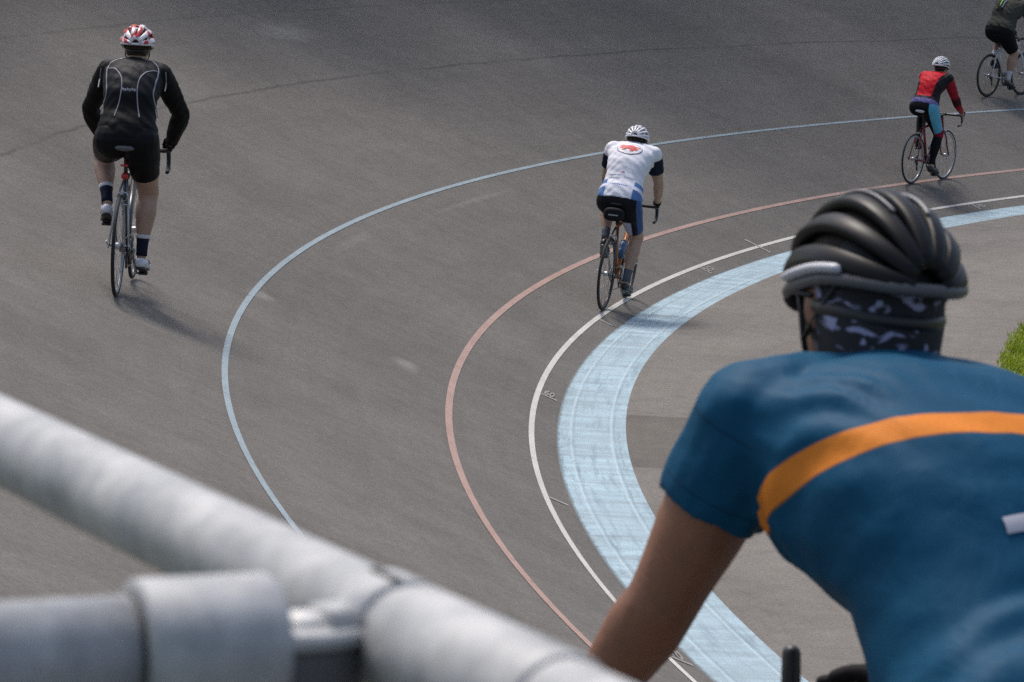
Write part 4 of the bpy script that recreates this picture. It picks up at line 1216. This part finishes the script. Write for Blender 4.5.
side = nrm(V(-rd[1], rd[0], 0)); 
if side[0] > 0: side = -side
# clamp collar round the handrail: two bands and a split line
m = MB(); tube(m, [lp(onr(jd - .020)), lp(onr(jd - .0185)), lp(onr(jd + .006)), lp(onr(jd + .0075))], [.0248, .0266, .0266, .0248], 40); col_ = m.build('clamp_collar', M_galv2, rail)
m = MB(); tube(m, [lp(onr(jd + .014)), lp(onr(jd + .017)), lp(onr(jd + .15)), lp(onr(jd + .153))], [.0246, .0262, .0262, .0246], 40); m.build('tube_sleeve', M_galv, rail)
m = MB()
for sgn in (1,):
    up_ = V(0, 0, 1)
    a = .95
    d_ = side * math.sin(a) * .0 + up_
    R3 = np.stack([rd, side, up_], 1)
    box(m, lp(onr(jd - .0065) + side * .004 + up_ * .0262), (.026, .004, .002), R3)
m.build('split_line', M_dark, col_, smooth=False)
# brace pipe with its sleeve
K = V(-.21013, 1.43580, 3.85338)
bd = nrm(K - J)
m = MB(); tube(m, [lp(J + bd * .085), lp(J + bd * 1.6)], rr_, 40); br = m.build('brace_pipe', M_galv3, rail)
m = MB(); tube(m, [lp(J + bd * .050), lp(J + bd * .0515), lp(J + bd * .055), lp(J + bd * .112), lp(J + bd * .1135), lp(J + bd * .114)], [.024, .0285, .0310, .0310, .0298, .0245], 44); sl = m.build('pipe_sleeve', M_galv2, br)
m = MB(); tube(m, [lp(J + bd * .1142), lp(J + bd * .1165)], .0246, 40); m.build('painted_shadow_ring', M_dark, sl)  # dark ring painted as the sleeve's shadow on the pipe
# swivel eye: rounded lug between the sleeve and the collar, pinned by a dome headed bolt
side2 = np.cross(V(0, 0, 1), bd)
def lug(mb, c0, c1, w, z0, z1, n=14):
    pts = []
    d = nrm(c1 - c0); s_ = np.cross(V(0, 0, 1), d)
    for a in np.linspace(-PI / 2, PI / 2, n): pts.append(c1 + d * w * math.cos(a) + s_ * w * math.sin(a))
    for a in np.linspace(PI / 2, 3 * PI / 2, 3): pts.append(c0 + s_ * w * math.sin(a))
    bev = .0018
    rings = []
    cen = np.mean(pts, 0)
    for z, k in ((z0, -bev), (z0 + bev, 0), (z1 - bev, 0), (z1, -bev)):
        rings.append([p + (p - cen) / np.linalg.norm(p - cen) * k + V(0, 0, z) for p in pts])
    N_ = len(pts); vs = [lp(p) for r_ in rings for p in r_]
    fs = [(i * N_ + j, i * N_ + (j + 1) % N_, (i + 1) * N_ + (j + 1) % N_, (i + 1) * N_ + j) for i in range(3) for j in range(N_)]
    fs += [tuple(range(N_))[::-1], tuple(range(3 * N_, 4 * N_))]
    mb.add(vs, fs)
pin = J + bd * .038
m = MB(); lug(m, J + bd * .056, pin - bd * .002, .027, .0015, .0085, 22); eye = m.build('swivel_lug', M_galv2, br, smooth=False)
m = MB(); lug(m, J + bd * .056, pin - bd * .002, .0245, -.032, .0014, 22); m.build('swivel_tongue', plain('dark_grey_tongue', (.10, .105, .115), .5, .3), br, smooth=False)  # tongue coloured darker than the plate above it
m = MB(); box(m, lp(J + bd * .050 - side2 * .021 + V(0, 0, -.012)), (.008, .004, .018), np.stack([bd, side2, V(0, 0, 1)], 1)); m.build('lug_slot', M_dark, br, smooth=False)
m = MB()
loft(m, [(lp(pin + V(0, 0, z)), V(1, 0, 0), V(0, 1, 0), q, q) for z, q in ((-.020, .006), (.0085, .006), (.0086, .0110), (.0098, .0105), (.0118, .0085), (.0130, .0055), (.0135, .0025))], 20)
m.build('bolt', plain('dull_zinc', (.55, .55, .55), .6, .2), eye)
m = MB(); c_ = jc + side * .030 + V(0, 0, -.004); tube(m, [lp(c_ + rd * -.016), lp(c_ + rd * .006)], .0075, 10); box(m, lp(jc + side * .030), (.024, .016, .030), R3); m.build('collar_ear', M_galv2, col_)
# posts and lower rail out of the picture
for d in (-2.2, jd + .62):
    m = MB(); p = onr(d); tube(m, [lp(p + V(0, 0, -.02)), lp(V(p[0], p[1], ztop - .05))], rr_, 24); m.build('post', M_galv, rail)
    m = MB(); tube(m, [lp(V(p[0], p[1], ztop - .02)), lp(V(p[0], p[1], ztop + .03))], .045, 20); m.build('base_socket', M_galv2, rail)
p = J + bd * 1.5
m = MB(); tube(m, [lp(p + V(0, 0, -.02)), lp(V(p[0], p[1], ztop - .05))], rr_, 24); m.build('post', M_galv, rail)

# ------------------------------------------------------------------ light
w = bpy.data.worlds.new('World'); SC.world = w; w.use_nodes = True
nt = w.node_tree; bg = nt.nodes['Background']
sky = nt.nodes.new('ShaderNodeTexSky'); sky.sky_type = 'NISHITA'; sky.sun_disc = False
SUN_EL, SUN_AZ = R_(63), R_(122)      # azimuth: direction to the sun, measured from +x towards +y
sky.sun_elevation = SUN_EL; sky.sun_rotation = PI / 2 - SUN_AZ
sky.air_density = 1.0; sky.dust_density = 4.0; sky.ozone_density = 1.0
nt.links.new(sky.outputs[0], bg.inputs[0]); bg.inputs[1].default_value = .115
sd = bpy.data.lights.new('sun', 'SUN'); so = bpy.data.objects.new('sun', sd); COL.objects.link(so)
sd.energy = 1.8; sd.angle = R_(14); sd.color = (1.0, .95, .88)
dv = Vector((math.cos(SUN_EL) * math.cos(SUN_AZ), math.cos(SUN_EL) * math.sin(SUN_AZ), math.sin(SUN_EL)))
so.rotation_euler = dv.to_track_quat('Z', 'Y').to_euler()

vs_ = SC.view_settings
vs_.view_transform = 'Standard'; vs_.look = 'None'; vs_.gamma = 1; vs_.use_curve_mapping = False
vs_.exposure = 0.66
SC.cycles.use_denoising = False
SC.cycles.max_bounces = 6
